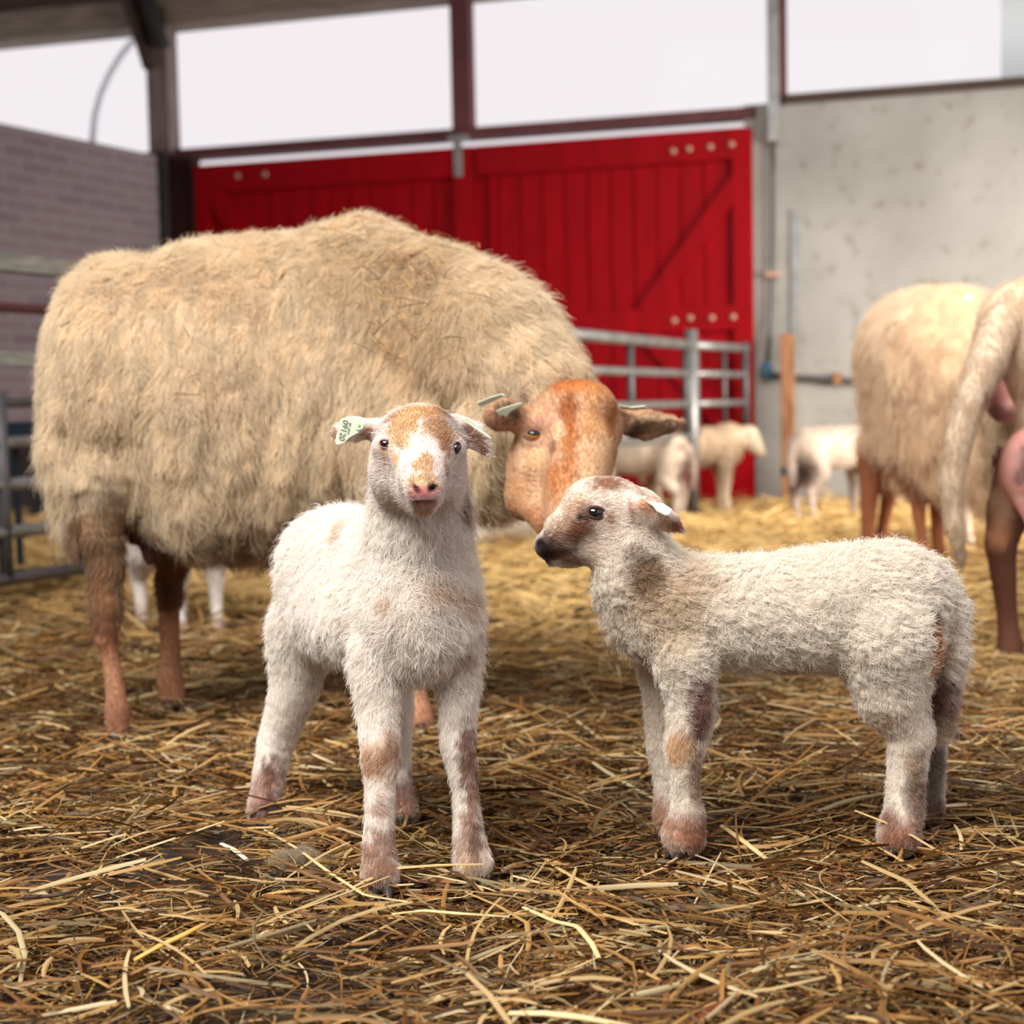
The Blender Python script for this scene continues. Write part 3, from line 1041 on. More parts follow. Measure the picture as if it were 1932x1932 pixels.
def fur(skin, name, n, cfg, m, parent, local, seed, radius, npts=6, cell=0.012, aniso=(1, 1, 1), front=2.5, var=0.12, skip=(), fly=0.07, petal=0.5):
    """hair strands rooted on the skin. cfg(P,N)->dict L, lift, flow, curl, clump, grav"""
    rng = np.random.default_rng(seed)
    V, FQ = skin.V, skin.FQ
    T = np.concatenate([FQ[:, [0, 1, 2]], FQ[:, [0, 2, 3]]])
    e1, e2 = V[T[:, 1]] - V[T[:, 0]], V[T[:, 2]] - V[T[:, 0]]
    fn = np.cross(e1, e2)
    ar = np.linalg.norm(fn, axis=1)
    cen = V[T].mean(1)
    if front:
        vd = norm(CAM - cen)
        ar = ar * np.where((norm(fn) * vd).sum(1) > -0.25, front, 1.0)
    c = cfg(cen, norm(fn))
    ar = ar * (c['L'] > 0.0008) * c.get('dens', 1.0)
    ti = rng.choice(len(T), n, p=ar / ar.sum())
    u = np.sqrt(rng.random(n)); v = rng.random(n)
    w = np.stack([1 - u, u * (1 - v), u * v], 1)
    R = (V[T[ti]] * w[..., None]).sum(1)
    N = norm((skin.N[T[ti]] * w[..., None]).sum(1))
    c = cfg(R, N)
    L = c['L'] * rng.uniform(0.75, 1.15, n)
    for q, rr in skip:
        dd_ = np.linalg.norm(R - q, axis=1)
        L = L * sstep(rr * 0.75, rr * 1.5, dd_)
    ok = L > 0.0006
    R, N, L = R[ok], N[ok], L[ok]
    n = len(R)
    c = {k_: (v_[ok] if isinstance(v_, np.ndarray) and v_.shape[:1] == ok.shape else v_) for k_, v_ in c.items()}
    fl = c['flow'] + nvec(R * c.get('nf', 25.0), seed) * c.get('namp', 0.35) + rng.normal(0, c.get('jit', 0.12), (n, 3))
    D = norm(fl - N * (fl * N).sum(1)[:, None])
    B = np.cross(N, D)
    an = np.array(aniso) / cell
    f1, g = worley(R * an, seed)
    gw = g / an
    gw = gw - N * ((gw - R) * N).sum(1)[:, None]
    hsh = hash3(np.floor(g[:, 0] * 97), np.floor(g[:, 1] * 89), np.floor(g[:, 2] * 83), 3)
    hsh2 = hash3(np.floor(g[:, 0] * 61), np.floor(g[:, 1] * 71), np.floor(g[:, 2] * 53), 7)
    flym = rng.random(n) < fly
    lift = np.where(flym, np.minimum(c['lift'] * 1.7 + 0.15, 0.95), c['lift'] * (1 - petal / 2 + petal * hsh))
    L = L * np.where(flym, rng.uniform(0.9, 1.35, n), 1 - petal * 0.4 + petal * 0.8 * hsh2)
    t = np.linspace(0, 1, npts)
    pos = np.repeat(R[:, None, :], npts, 1)
    lf = lift[:, None]
    out_ = L[:, None] * lf * (t - 0.35 * t * t)
    alo = L[:, None] * (1 - 0.6 * lf) * (0.35 * t + 0.65 * t * t) if c.get('root_up', True) else L[:, None] * t
    pos = pos + N[:, None, :] * out_[..., None] + D[:, None, :] * alo[..., None]
    pos[..., 2] -= (L * c.get('grav', 0.0))[:, None] * t ** 2
    cl = c['clump'] if isinstance(c['clump'], np.ndarray) else np.full(n, c['clump'])
    cl = np.where(flym, 0.0, cl)
    pos = pos + (gw - R)[:, None, :] * (cl[:, None] * (t ** 0.8))[..., None]
    cu_ = c['curl'] if isinstance(c['curl'], np.ndarray) else np.full(n, c['curl'])
    om = c.get('waves', 1.2) * 2 * math.pi
    ph = hsh * 6.28 + rng.normal(0, 0.35, n)
    amp = (L * cu_)[:, None] * t
    pos = pos + B[:, None, :] * (amp * np.sin(om * t[None] + ph[:, None]))[..., None] + N[:, None, :] * (amp * 0.6 * np.cos(om * t[None] + ph[:, None]))[..., None]
    col = skin.color(R) * (1 + var * (hsh[:, None] - 0.5) * 1.4) * rng.uniform(1 - var, 1 + var, n)[:, None]
    if 'tint' in c:
        col = col * c['tint']
    cu = bpy.data.hair_curves.new(name)
    cu.add_curves([npts] * n)
    if local is not None:
        pos = pos - local
    cu.points.foreach_set('position', pos.astype(np.float32).ravel())
    rad = radius * (1 - 0.75 * t) * np.ones((n, 1)) * rng.uniform(0.7, 1.3, (n, 1))
    cu.points.foreach_set('radius', rad.astype(np.float32).ravel())
    a = cu.attributes.new('col', 'FLOAT_COLOR', 'CURVE')
    cc_ = np.ones((n, 4), np.float32); cc_[:, :3] = np.clip(col, 0, 1)
    a.data.foreach_set('color', cc_.ravel())
    cu.materials.append(m)
    o = bpy.data.objects.new(name, cu)
    COL.objects.link(o)
    o.parent = parent
    return o


M_eye = mat('dark_glossy_eye', (14, 9, 9), 0.04, spec=0.9)
M_lid = mat('dark_eyelid', (74, 44, 42), 0.6)
M_lidp = mat('pink_eyelid', (150, 96, 90), 0.6)
M_iris = mat('amber_iris', (186, 132, 62), 0.06, spec=0.8, noise=0.2, nscale=300)
M_hoof = mat('dark_hoof', (58, 46, 40), 0.5, noise=0.3, nscale=60)
M_tagm = mat('pale_green_plastic_tag', (204, 216, 190), 0.6)
M_tagg = mat('green_tag_button', (150, 200, 130), 0.5)
M_ink = mat('grey_tag_ink', (128, 128, 120), 0.8)


def add_eye(skin, px, py, r, parent, local, lid=None, sq=(1.25, 0.85), rot=0.0, iris=False, sink=0.45, look=None):
    c, n, t = skin.surf(px, py, 4)
    r_ = r * t / F
    n = norm(n * 0.6 + norm(CAM - c) * 0.4)
    x = norm(np.cross(n, EZ)) * -1
    up = np.cross(x, n) * -1
    if up[2] < 0: up = -up
    if x[0] < 0: x = -x
    w = math.radians(rot)
    x, up = math.cos(w) * x + math.sin(w) * up, -math.sin(w) * x + math.cos(w) * up
    c0 = P(px, py, c[1]) - n * r_ * sink - local
    b = MB()
    b.sphere(c0, (r_ * sq[0] * 0.95, r_ * sq[1], r_ * 0.95), 20, 14, axes=(x, up, n))
    eye = b.build('eye', M_iris if iris else M_eye, parent, smooth=True)
    if iris:
        MB().sphere(c0 + n * r_ * 0.36 + up * r_ * 0.20, (r_ * 0.92, r_ * 0.46, r_ * 0.66), 18, 12, axes=(x, up, n)).build('pupil', M_eye, eye, smooth=True)
    # eyelid: almond ring
    pts = []
    for k_ in range(25):
        a_ = 2 * math.pi * k_ / 24
        pts.append(c0 + n * r_ * (0.42 - 0.25 * abs(math.cos(a_)) ** 2) + x * r_ * sq[0] * 1.02 * math.cos(a_) + up * r_ * sq[1] * 0.95 * math.sin(a_))
    MB().tube(pts, r_ * 0.24, 8, cap=False).build('eyelid', lid or M_lid, eye, smooth=True)
    return P(px, py, c[1]), r_


def add_hoof(px, py, Y, r, parent, local, face=(0, -1), m=None):
    """cloven hoof: two toes pointing along face, its sole at ground level"""
    c = P(px, py, Y)
    s_ = r * Y / F
    f = norm(np.array([face[0], face[1], 0.0])); sd = np.array([-f[1], f[0], 0])
    sc = Sculpt(False)
    z0 = -0.004
    for k_ in (-1, 1):
        o_ = np.array([c[0], c[1], 0]) + sd * s_ * 0.46 * k_
        top = o_ + np.array([0, 0, s_ * 0.75]); toe = o_ + f * s_ * 0.75 + sd * k_ * 0.1 * s_ + np.array([0, 0, s_ * 0.12])
        heel = o_ - f * s_ * 0.2 + np.array([0, 0, s_ * 0.3])
        sc.c([(*top, s_ * 0.42), (*toe, s_ * 0.26)], 0.001, 'body')
        sc.c([(*top, s_ * 0.42), (*heel, s_ * 0.4)], 0.006)
    sc.e((c[0], c[1], z0 - s_), (s_ * 4, s_ * 4, s_ * 0.9), 0, 0.001, op=-1, axes=np.eye(3))
    V, FQ = sc.mesh(max(s_ * 0.11, 0.0016))
    return mesh_obj('hoof', V - local, FQ, m or M_hoof, parent, smooth=True)


def ptag(poly, Y, parent, local, th=0.0018, normal=None, dY=None):
    """flat ear tag from an outline in the photo; dY(px,py) tilts it in depth"""
    pts = [P(x, y, Y + (dY(x, y) if dY else 0)) - local for x, y in poly]
    pts = np.array(pts)
    c = pts.mean(0)
    u_, s_, vt = np.linalg.svd(pts - c)
    n = vt[2]
    if n[1] > 0: n = -n
    back = pts - n * th
    k = len(pts)
    V = np.concatenate([pts, back])
    Fq = [list(range(k)), list(range(2 * k - 1, k - 1, -1))] + [[i, k + i, k + (i + 1) % k, (i + 1) % k] for i in range(k)]
    o = mesh_obj('ear_tag', V, Fq, M_tagm, parent)
    return o, n


def tag_text(s, px, py, Y, dirpx, size, parent, local, n, dY=0.0):
    cu = bpy.data.curves.new('tag_number', 'FONT')
    cu.body = s
    cu.align_x = 'CENTER'; cu.align_y = 'CENTER'
    cu.size = size
    cu.extrude = 0.0002
    cu.materials.append(M_ink)
    o = bpy.data.objects.new('tag_number', cu)
    COL.objects.link(o)
    o.parent = parent
    c = P(px, py, Y + dY) + n * 0.0006 - local
    x = P(px + dirpx[0], py + dirpx[1], Y) - P(px, py, Y)
    x = norm(x - n * (x @ n))
    y = np.cross(n, x)
    me = bpy.data.meshes.new_from_object(o.evaluated_get(bpy.context.evaluated_depsgraph_get()))
    bpy.data.objects.remove(o)
    me.transform(Matrix(((x[0], y[0], n[0], c[0]), (x[1], y[1], n[1], c[1]), (x[2], y[2], n[2], c[2]), (0, 0, 0, 1))))
    me.materials.clear()
    me.materials.append(M_ink)
    o = bpy.data.objects.new('tag_number', me)
    COL.objects.link(o)
    o.parent = parent
    return o


WHITE = (246, 239, 231)
TAN = (206, 164, 120)
BROWN = (150, 98, 68)

# ------------------------------------------------------------------ lamb facing the camera
def front_lamb():
    s = Sculpt()
    # head
    s.e((790, 826, 1.75), (76, 60, 62), k=18)
    s.e((793, 803, 1.738), (58, 38, 42), k=18, tag='head')
    s.e((728, 838, 1.715), (22, 18, 24), k=16, tag='head')
    s.e((857, 845, 1.722), (19, 18, 24), k=16, tag='head')
    s.c([(794, 850, 1.705, 60), (798, 895, 1.668, 47), (800, 922, 1.638, 34)], 42, 'head')
    s.e((784, 921, 1.634), (16, 15, 20), k=12, tag='head'); s.e((816, 923, 1.634), (16, 15, 20), k=12, tag='head')
    s.c([(792, 925, 1.705, 46), (797, 953, 1.655, 24)], 28, 'head')
    s.e((738, 892, 1.742), (40, 58, 56), k=40, tag='head'); s.e((843, 897, 1.75), (32, 56, 54), k=40, tag='head')
    # nostrils and mouth
    s.e((781, 920, 1.618), (7, 5, 14), rot=-30, k=4, op=-1); s.e((818, 922, 1.620), (7, 5, 14), rot=32, k=4, op=-1)
    s.c([(772, 948, 1.632, 2.2), (790, 950, 1.622, 2.2), (800, 947, 1.618, 2.4), (812, 948, 1.622, 2.2), (826, 943, 1.634, 2.2)], 3, 'm', -1)
    s.c([(799, 930, 1.612, 1.8), (799, 947, 1.612, 1.8)], 3, 'm', -1)
    # ears
    s.c([(712, 803, 1.755, 14), (700, 806, 1.755, 14)], 14, 'ear')
    s.c([(704, 806, 1.757, 17), (668, 810, 1.757, 25), (642, 814, 1.757, 18), (628, 817, 1.757, 8)], 6, 'ear', flat=((0.15, 1, 0.25), 2.6))
    s.c([(690, 814, 1.742, 9), (662, 816, 1.741, 13), (638, 818, 1.744, 7)], 5, 'ear', -1)
    s.c([(858, 795, 1.765, 14), (872, 802, 1.765, 14)], 14, 'ear')
    s.c([(868, 798, 1.767, 15), (893, 818, 1.765, 24), (913, 842, 1.762, 17), (924, 860, 1.76, 7)], 6, 'ear', flat=((-0.3, 1, 0.1), 2.6))
    s.c([(880, 822, 1.752, 8), (898, 836, 1.749, 13), (914, 852, 1.749, 7)], 5, 'ear', -1)
    # neck and trunk
    s.c([(790, 875, 1.785, 76), (792, 950, 1.80, 81), (790, 1010, 1.815, 90), (787, 1080, 1.83, 103)], 50, 'body')
    s.e((790, 1165, 1.80), (112, 120, 105), k=35)
    s.c([(760, 1095, 1.88, 112), (640, 1072, 2.05, 112)], 45)
    s.c([(705, 1165, 1.86, 95), (640, 1150, 2.02, 98)], 40)
    # legs
    s.c([(712, 1230, 1.78, 46), (712, 1330, 1.765, 37), (718, 1428, 1.745, 35), (716, 1510, 1.735, 25), (715, 1590, 1.73, 28), (717, 1648, 1.717, 36)], 14, 'leg')
    s.c([(862, 1230, 1.80, 42), (865, 1320, 1.79, 33), (864, 1400, 1.785, 32), (877, 1490, 1.775, 22), (884, 1570, 1.765, 27), (892, 1630, 1.752, 37)], 14, 'leg')
    s.c([(578, 1180, 2.05, 66), (555, 1300, 2.05, 44), (521, 1400, 2.06, 33), (508, 1460, 2.05, 29), (496, 1528, 2.03, 29)], 22, 'leg')
    s.c([(735, 1210, 2.03, 55), (742, 1330, 2.03, 36), (752, 1440, 2.04, 22), (758, 1490, 2.03, 19), (766, 1535, 2.01, 25)], 18, 'leg')
    sk = Skin(s, 0.0031)
    base_l = np.array([*(P(717, 1685, 1.85)[:2]), 0.0])
    root = empty('lamb', base_l)
    tag(root, 'white lamb with tan face patches and numbered ear tag facing the camera', 'lamb', 'lambs in the pen')
    def base_(Q):
        h_ = (1 - sstep(0.0, 0.02, s.group(('head', 'ear'), Q) - np.minimum(s.group(('body',), Q), 0.02)))[:, None] * (Q[:, 2:3] > 0.4)
        return srgb(*WHITE) * (1 - h_) + srgb(224, 212, 204) * h_
    sk.base = base_
    # face
    sk.patch(757, 795, 46, 34, (196, 154, 114), 0.95, 0.45, rot=-20); sk.patch(775, 772, 40, 16, (196, 154, 114), 0.9, 0.5)
    sk.patch(832, 802, 36, 40, (186, 142, 106), 0.95, 0.45, rot=25); sk.patch(820, 772, 34, 14, (196, 148, 106), 0.9, 0.5)
    sk.patch(752, 828, 28, 15, (200, 158, 118), 0.9, 0.5, rot=-15)
    sk.patch(842, 840, 12, 26, (186, 134, 98), 0.85, 0.5, rot=10)
    sk.patch(797, 800, 4.5, 28, (226, 212, 200), 0.9, 0.5, rot=-3, depth=30)
    sk.patch(805, 872, 20, 30, (196, 154, 116), 0.95, 0.4)
    sk.patch(798, 903, 34, 18, (202, 164, 126), 0.9, 0.45)
    sk.patch(742, 876, 12, 20, (218, 178, 138), 0.8, 0.5, rot=20)
    sk.patch(726, 858, 16, 14, (226, 190, 168), 0.7, 0.6)
    sk.patch(848, 885, 7, 18, (180, 132, 104), 0.7, 0.6)
    sk.patch(845, 770, 20, 6, (150, 98, 70), 0.7, 0.7, rot=-30); sk.patch(730, 778, 22, 6, (170, 112, 84), 0.7, 0.7, rot=30)
    sk.patch(800, 930, 28, 15, (206, 128, 120), 0.85, 0.4, nz=0.15)
    sk.patch(800, 931, 14, 9, (216, 130, 136), 0.9, 0.5, nz=0.1)
    sk.patch(782, 920, 9, 7, (84, 34, 32), 1, 0.4, rot=-30, nz=0.1); sk.patch(818, 922, 9, 8, (52, 26, 26), 1, 0.4, rot=32, nz=0.1)
    sk.patch(798, 957, 24, 9, (196, 138, 118), 0.8, 0.5)
    sk.patch(800, 948, 25, 3, (96, 54, 48), 0.9, 0.5, nz=0.1, depth=20)
    sk.patch(797, 968, 18, 6, (186, 146, 110), 0.7, 0.5)
    # ears
    sk.patch(690, 823, 18, 12, (190, 120, 82), 0.8, 0.6); sk.patch(634, 816, 12, 10, (228, 188, 170), 0.9, 0.5)
    sk.patch(898, 830, 30, 14, (140, 98, 76), 0.9, 0.5, rot=-50); sk.patch(915, 850, 10, 10, (128, 84, 66), 0.9, 0.5)
    sk.patch(895, 975, 16, 26, (150, 112, 84), 0.7, 0.6)
    # chest and legs
    for a in ((735, 1130, 16, 14), (830, 1105, 34, 22), (880, 1130, 30, 18), (640, 1000, 10, 30), (880, 1235, 20, 20)):
        sk.patch(*a, (208, 170, 138), 0.6, 0.8)
    for a in ((715, 1430, 44, 34, (204, 158, 122), 0.85), (740, 1415, 16, 22, (150, 100, 78), 0.7), (718, 1520, 16, 18, (186, 136, 110), 0.5),
              (716, 1590, 40, 26, (172, 124, 102), 0.8), (728, 1640, 34, 30, (140, 94, 76), 0.85), (700, 1640, 26, 34, (190, 146, 118), 0.7),
              (888, 1425, 16, 52, (142, 94, 66), 0.9), (884, 1395, 12, 20, (150, 90, 70), 0.6), (893, 1500, 9, 50, (156, 108, 86), 0.8), (878, 1560, 12, 34, (178, 134, 112), 0.6),
              (882, 1590, 26, 40, (172, 128, 104), 0.6), (903, 1590, 9, 40, (120, 78, 62), 0.8), (880, 1640, 30, 22, (214, 178, 146), 0.6),
              (515, 1450, 14, 26, (130, 84, 70), 0.85), (500, 1490, 40, 46, (176, 124, 102), 0.75), (515, 1510, 20, 32, (132, 84, 74), 0.75), (492, 1545, 26, 12, (112, 70, 60), 0.6),
              (760, 1500, 26, 36, (150, 98, 82), 0.85), (768, 1540, 26, 22, (178, 130, 108), 0.8)):
        sk.patch(*a[:4], a[4], a[5], 0.7, nz=0.75)
    body = sk.obj('body', M_skin, root, base_l)
    nose = P(800, 930, 1.62)
    eyes = []
    for (x, y, r, rot) in ((726, 837, 9.4, -8), (862, 845, 8.8, 58)):
        eyes.append(add_eye(sk, x, y, r, root, base_l, M_lidp if x < 800 else M_lid, rot=rot))
    skip = [(P(800, 932, 1.612), 0.013)] + [(q, r * 1.1) for q, r in eyes]

    def cfg(Q, N):
        dh = s.group(('head',), Q); de = s.group(('ear',), Q); dl = s.group(('leg',), Q); db = s.group(('body',), Q)
        head = (1 - sstep(-0.004, 0.02, dh - np.minimum(db, 0.02))) * (Q[:, 2] > 0.40)
        ear = (1 - sstep(0, 0.008, de)) * (Q[:, 2] > 0.44)
        leg = sstep(0.27, 0.20, Q[:, 2]) if False else 1 - sstep(0.17, 0.27, Q[:, 2])
        L = 0.019 * np.ones(len(Q))
        L = L * (1 - leg) + 0.0085 * leg
        L = np.where(Q[:, 2] < 0.03, L * 0.8, L)
        L = L * (1 - head) + 0.0065 * head
        L = L * (1 - ear) + 0.005 * ear
        L = L + 0.010 * np.exp(-((Q - P(820, 1130, 1.74)) ** 2).sum(1) / 0.006)
        down = np.array([0, 0, -1.0])
        fb = np.array([-0.25, 0.5, -0.85])
        fl = np.repeat(fb[None], len(Q), 0) * (1 - leg)[:, None] + down * leg[:, None]
        fh = norm(Q - nose) + np.array([0, 0.25, 0.1])
        fl = fl * (1 - head)[:, None] + fh * head[:, None]
        ex = np.stack([np.sign(Q[:, 0] - P(795, 800, 1.7)[0]), np.zeros(len(Q)), -0.2 * np.ones(len(Q))], 1)
        fl = fl * (1 - ear)[:, None] + ex * ear[:, None]
        short = np.maximum(np.maximum(head, ear), leg * 0.85)
        return dict(L=L, lift=0.55 - 0.32 * short, flow=fl, curl=0.14 * (1 - short) + 0.02, clump=0.34 * (1 - short) + 0.05, grav=0.12,
                    namp=0.8, nf=26.0, jit=0.22, waves=1.0)

    fur(sk, 'fleece', 170000, cfg, M_fur, root, base_l, 11, 0.00034, 6, 0.010, skip=skip, var=0.07)
    add_hoof(718, 1672, 1.703, 28, root, base_l, (0.05, -1)); add_hoof(893, 1655, 1.742, 28, root, base_l, (0.25, -1))
    add_hoof(496, 1545, 2.02, 22, root, base_l, (-0.2, -1)); add_hoof(767, 1550, 2.0, 20, root, base_l, (0.2, -1))
    poly = [(642.8, 790.7), (651, 787), (661.4, 784), (664.5, 789), (668, 791.7), (675, 791), (682, 790), (686, 791.5), (688.8, 794), (689.8, 798), (689.4, 801), (686, 808.8), (681, 814),
            (670.7, 818.7), (659, 825.4), (654, 830), (650, 835), (638, 838.8), (634, 838), (632, 832), (636, 815), (640, 800)]
    t1, n1 = ptag(poly, 1.735, root, base_l, dY=lambda x, y: (690 - x) * 0.00012)
    tag(t1, 'pale green tag printed 09120 in the lamb\'s ear')
    dy = lambda x: (690 - x) * 0.00012
    tag_text('09120', 648.0, 811.5, 1.735, (-9, 38), 0.0098, t1, base_l, n1, dy(648))
    tag_text('101 10171', 658.5, 808, 1.735, (-9, 38), 0.0034, t1, base_l, n1, dy(658))
    c_ = P(678, 802.5, 1.735) - base_l
    for r_, m_, d_ in ((8.6, M_tagm, 0.0012), (2.6, M_tagg, 0.0022)):
        a_ = norm(np.cross(n1, EZ)); b_ = np.cross(n1, a_)
        rr = r_ * 1.735 / F
        MB().prism([(rr * math.cos(k * math.pi / 10), rr * math.sin(k * math.pi / 10)) for k in range(20)], c_ + n1 * 0.0, a_, b_, d_ if np.cross(a_, b_) @ n1 > 0 else -d_).build('tag_button', m_, t1)
    t2, n2 = ptag([(870, 788), (885, 796), (905, 808), (925, 824), (929, 828), (921, 825), (900, 811), (880, 797)], 1.745, root, base_l, dY=lambda x, y: 0.02 if y < 0 else 0.0)
    return sk


front_lamb()


# ------------------------------------------------------------------ lamb standing in profile
def side_lamb():
    s = Sculpt()
    Y = 1.89
    s.e((1152, 956, Y), (66, 56, 52), k=20, tag='head')
    s.e((1112, 946, Y), (46, 43, 44), k=20, tag='head')
    s.c([(1105, 976, Y, 54), (1066, 1004, Y, 40), (1036, 1027, Y, 25)], 18, 'head')
    s.e((1024, 1031, Y), (15, 18, 19), rot=20, k=10, tag='head')
    s.c([(1120, 1032, Y, 33), (1075, 1048, Y, 22), (1044, 1056, Y, 13)], 12, 'head')
    s.e((1150, 1008, Y), (55, 56, 44), k=22, tag='head')
    s.e((1122, 966, Y - 0.027), (26, 18, 14), k=12, tag='head')
    s.c([(1008, 1051, Y - 0.012, 2.2), (1030, 1050, Y - 0.016, 2.2), (1064, 1041, Y - 0.020, 2.0)], 4, 'm', -1)
    s.e((1018, 1029, Y - 0.013), (8, 5.5, 7), rot=25, k=4, tag='m', op=-1)
    # ear, near side, lying back
    s.c([(1190, 948, Y - 0.026, 16), (1205, 955, Y - 0.034, 18)], 12, 'ear')
    s.c([(1196, 950, Y - 0.030, 16), (1228, 964, Y - 0.042, 27), (1262, 984, Y - 0.040, 22), (1286, 1000, Y - 0.036, 8)], 6, 'ear', flat=((0.1, 1, 0.35), 2.6))
    s.e((1215, 940, Y + 0.045), (40, 20, 8), rot=-25, k=8, tag='ear')
    # neck, trunk
    s.c([(1172, 985, Y, 58), (1200, 1075, Y, 80)], 24)
    s.e((1224, 1134, Y), (82, 98, 72), k=30)
    s.c([(1272, 1150, Y, 100), (1420, 1158, Y, 99), (1560, 1150, Y, 109), (1665, 1132, Y, 104)], 24)
    s.e((1705, 1130, Y), (76, 88, 84), k=25)
    # legs
    s.c([(1292, 1235, 1.845, 54), (1303, 1330, 1.84, 41), (1289, 1413, 1.835, 33), (1292, 1490, 1.835, 24), (1297, 1540, 1.835, 30), (1290, 1576, 1.835, 41)], 14, 'leg')
    s.c([(1250, 1250, 1.93, 42), (1247, 1340, 1.935, 29), (1247, 1405, 1.935, 24), (1255, 1490, 1.93, 18), (1257, 1552, 1.925, 23)], 14, 'leg')
    s.c([(1668, 1205, 1.855, 98), (1680, 1305, 1.85, 66), (1718, 1378, 1.85, 42), (1711, 1450, 1.85, 33), (1707, 1525, 1.845, 33), (1696, 1574, 1.84, 40)], 22, 'leg')
    s.c([(1715, 1210, 1.94, 80), (1735, 1310, 1.955, 44), (1757, 1385, 1.96, 28), (1757, 1470, 1.96, 23), (1754, 1535, 1.955, 25)], 18, 'leg')
    # tail
    s.c([(1755, 1082, 1.89, 28), (1797, 1145, 1.885, 22), (1797, 1230, 1.88, 20), (1782, 1320, 1.88, 17), (1776, 1380, 1.88, 11)], 12, 'tail')
    sk = Skin(s, 0.0032)
    base_l = np.array([*(P(1490, 1600, 1.89)[:2]), 0.0])
    root = empty('lamb', base_l)
    tag(root, 'white lamb with dark muzzle and brown neck patch standing side-on, facing left', 'lamb', 'lambs in the pen')
    def base_(Q):
        h_ = (1 - sstep(0.0, 0.02, s.group(('head', 'ear'), Q) - np.minimum(s.group(('body',), Q), 0.02)))[:, None]
        return srgb(245, 237, 226) * (1 - h_) + srgb(224, 210, 197) * h_
    sk.base = base_
    for a in ((1215, 1075, 30, 36, (116, 78, 58), 0.9), (1222, 1100, 18, 22, (92, 62, 52), 0.7), (1255, 1110, 90, 60, (206, 172, 140), 0.6), (1270, 1180, 60, 60, (222, 196, 168), 0.5),
              (1150, 908, 34, 13, (152, 98, 70), 0.9), (1085, 955, 26, 22, (196, 148, 116), 0.6), (1062, 985, 26, 18, (180, 138, 112), 0.7), (1094, 1002, 26, 20, (148, 92, 62), 0.9), (1080, 1018, 16, 14, (142, 88, 60), 0.8),
              (1147, 985, 8, 14, (170, 116, 84), 0.7), (1040, 1020, 22, 14, (150, 104, 86), 0.85), (1028, 1052, 32, 18, (72, 46, 38), 0.95), (1062, 1052, 30, 14, (104, 66, 46), 0.85), (1080, 1062, 24, 10, (130, 90, 64), 0.7),
              (1020, 1030, 17, 19, (34, 22, 22), 1.0), (1091, 978, 8, 7, (40, 28, 26), 0.9), (1125, 968, 26, 15, (120, 78, 62), 0.75),
              (1216, 955, 20, 20, (196, 134, 98), 0.8), (1185, 960, 6, 22, (170, 112, 92), 0.6), (1278, 996, 16, 12, (160, 92, 70), 0.9), (1255, 985, 14, 14, (214, 170, 146), 0.6),
              (1325, 1330, 24, 52, (150, 98, 82), 0.85), (1320, 1370, 16, 26, (120, 74, 60), 0.6), (1282, 1410, 30, 30, (222, 174, 122), 0.75), (1318, 1470, 14, 60, (170, 126, 104), 0.7),
              (1285, 1570, 56, 34, (194, 138, 108), 0.85), (1320, 1570, 26, 34, (168, 112, 88), 0.8), (1250, 1540, 26, 36, (206, 156, 126), 0.8),
              (1735, 1500, 22, 60, (146, 104, 86), 0.8), (1690, 1575, 44, 34, (176, 116, 86), 0.9), (1680, 1540, 14, 20, (150, 92, 70), 0.6), (1720, 1440, 18, 30, (206, 172, 148), 0.6), (1720, 1480, 10, 26, (150, 130, 108), 0.6),
              (1760, 1450, 22, 90, (96, 68, 58), 0.7), (1756, 1530, 26, 34, (134, 92, 76), 0.8), (1772, 1320, 36, 50, (158, 114, 96), 0.9), (1776, 1370, 14, 26, (200, 170, 150), 0.6),
              (1758, 1158, 9, 16, (36, 26, 20), 1.0), (1766, 1165, 6, 12, (170, 116, 60), 0.8), (1763, 1215, 11, 46, (196, 122, 30), 1.0), (1762, 1245, 11, 24, (206, 124, 12), 1.0), (1775, 1225, 14, 26, (226, 204, 180), 0.4),
              (1480, 1275, 40, 10, (190, 140, 84), 0.6), (1660, 1350, 30, 20, (226, 196, 172), 0.5), (1195, 1245, 14, 14, (204, 160, 130), 0.5)):
        sk.patch(*a[:4], a[4], a[5], 0.6)
    body = sk.obj('body', M_skin, root, base_l)
    e1 = add_eye(sk, 1124, 967, 14.5, root, base_l, M_lid, sq=(1.2, 0.75), rot=-12, sink=0.5)
    nose = P(1015, 1035, Y)
    skip = [(P(1018, 1030, Y - 0.01), 0.011), (e1[0], e1[1] * 1.1), (P(1758, 1158, 1.86), 0.006)]

    def cfg(Q, N):
        dh = s.group(('head',), Q); de = s.group(('ear',), Q); db = s.group(('body',), Q)
        head = 1 - sstep(-0.004, 0.02, dh - np.minimum(db, 0.02))
        ear = (1 - sstep(0, 0.008, de))
        leg = 1 - sstep(0.17, 0.26, Q[:, 2])
        dt = s.group(('tail',), Q)
        tl = 1 - sstep(0.0, 0.01, dt)
        leg = leg * (1 - tl)
        L = 0.016 * np.ones(len(Q))
        L = L + 0.006 * sstep(0.0, 0.2, Q[:, 0] - P(1500, 1150, Y)[0])
        L = L * (1 - leg) + 0.0095 * leg
        L = np.where(Q[:, 2] < 0.03, L * 0.75, L)
        L = L + 0.012 * np.exp(-((Q - P(1345, 1370, 1.84)) ** 2).sum(1) / 0.0012) + 0.008 * np.exp(-((Q - P(1150, 1190, 1.89)) ** 2).sum(1) / 0.002)
        L = L * (1 - head) + 0.006 * head
        L = L * (1 - ear) + 0.006 * ear
        down = np.array([0.12, 0, -1.0])
        fl = np.repeat(np.array([[0.55, 0, -0.75]]), len(Q), 0) * (1 - leg)[:, None] + down * leg[:, None]
        fl = fl * (1 - head)[:, None] + (norm(Q - nose) + np.array([0.3, 0, 0])) * head[:, None]
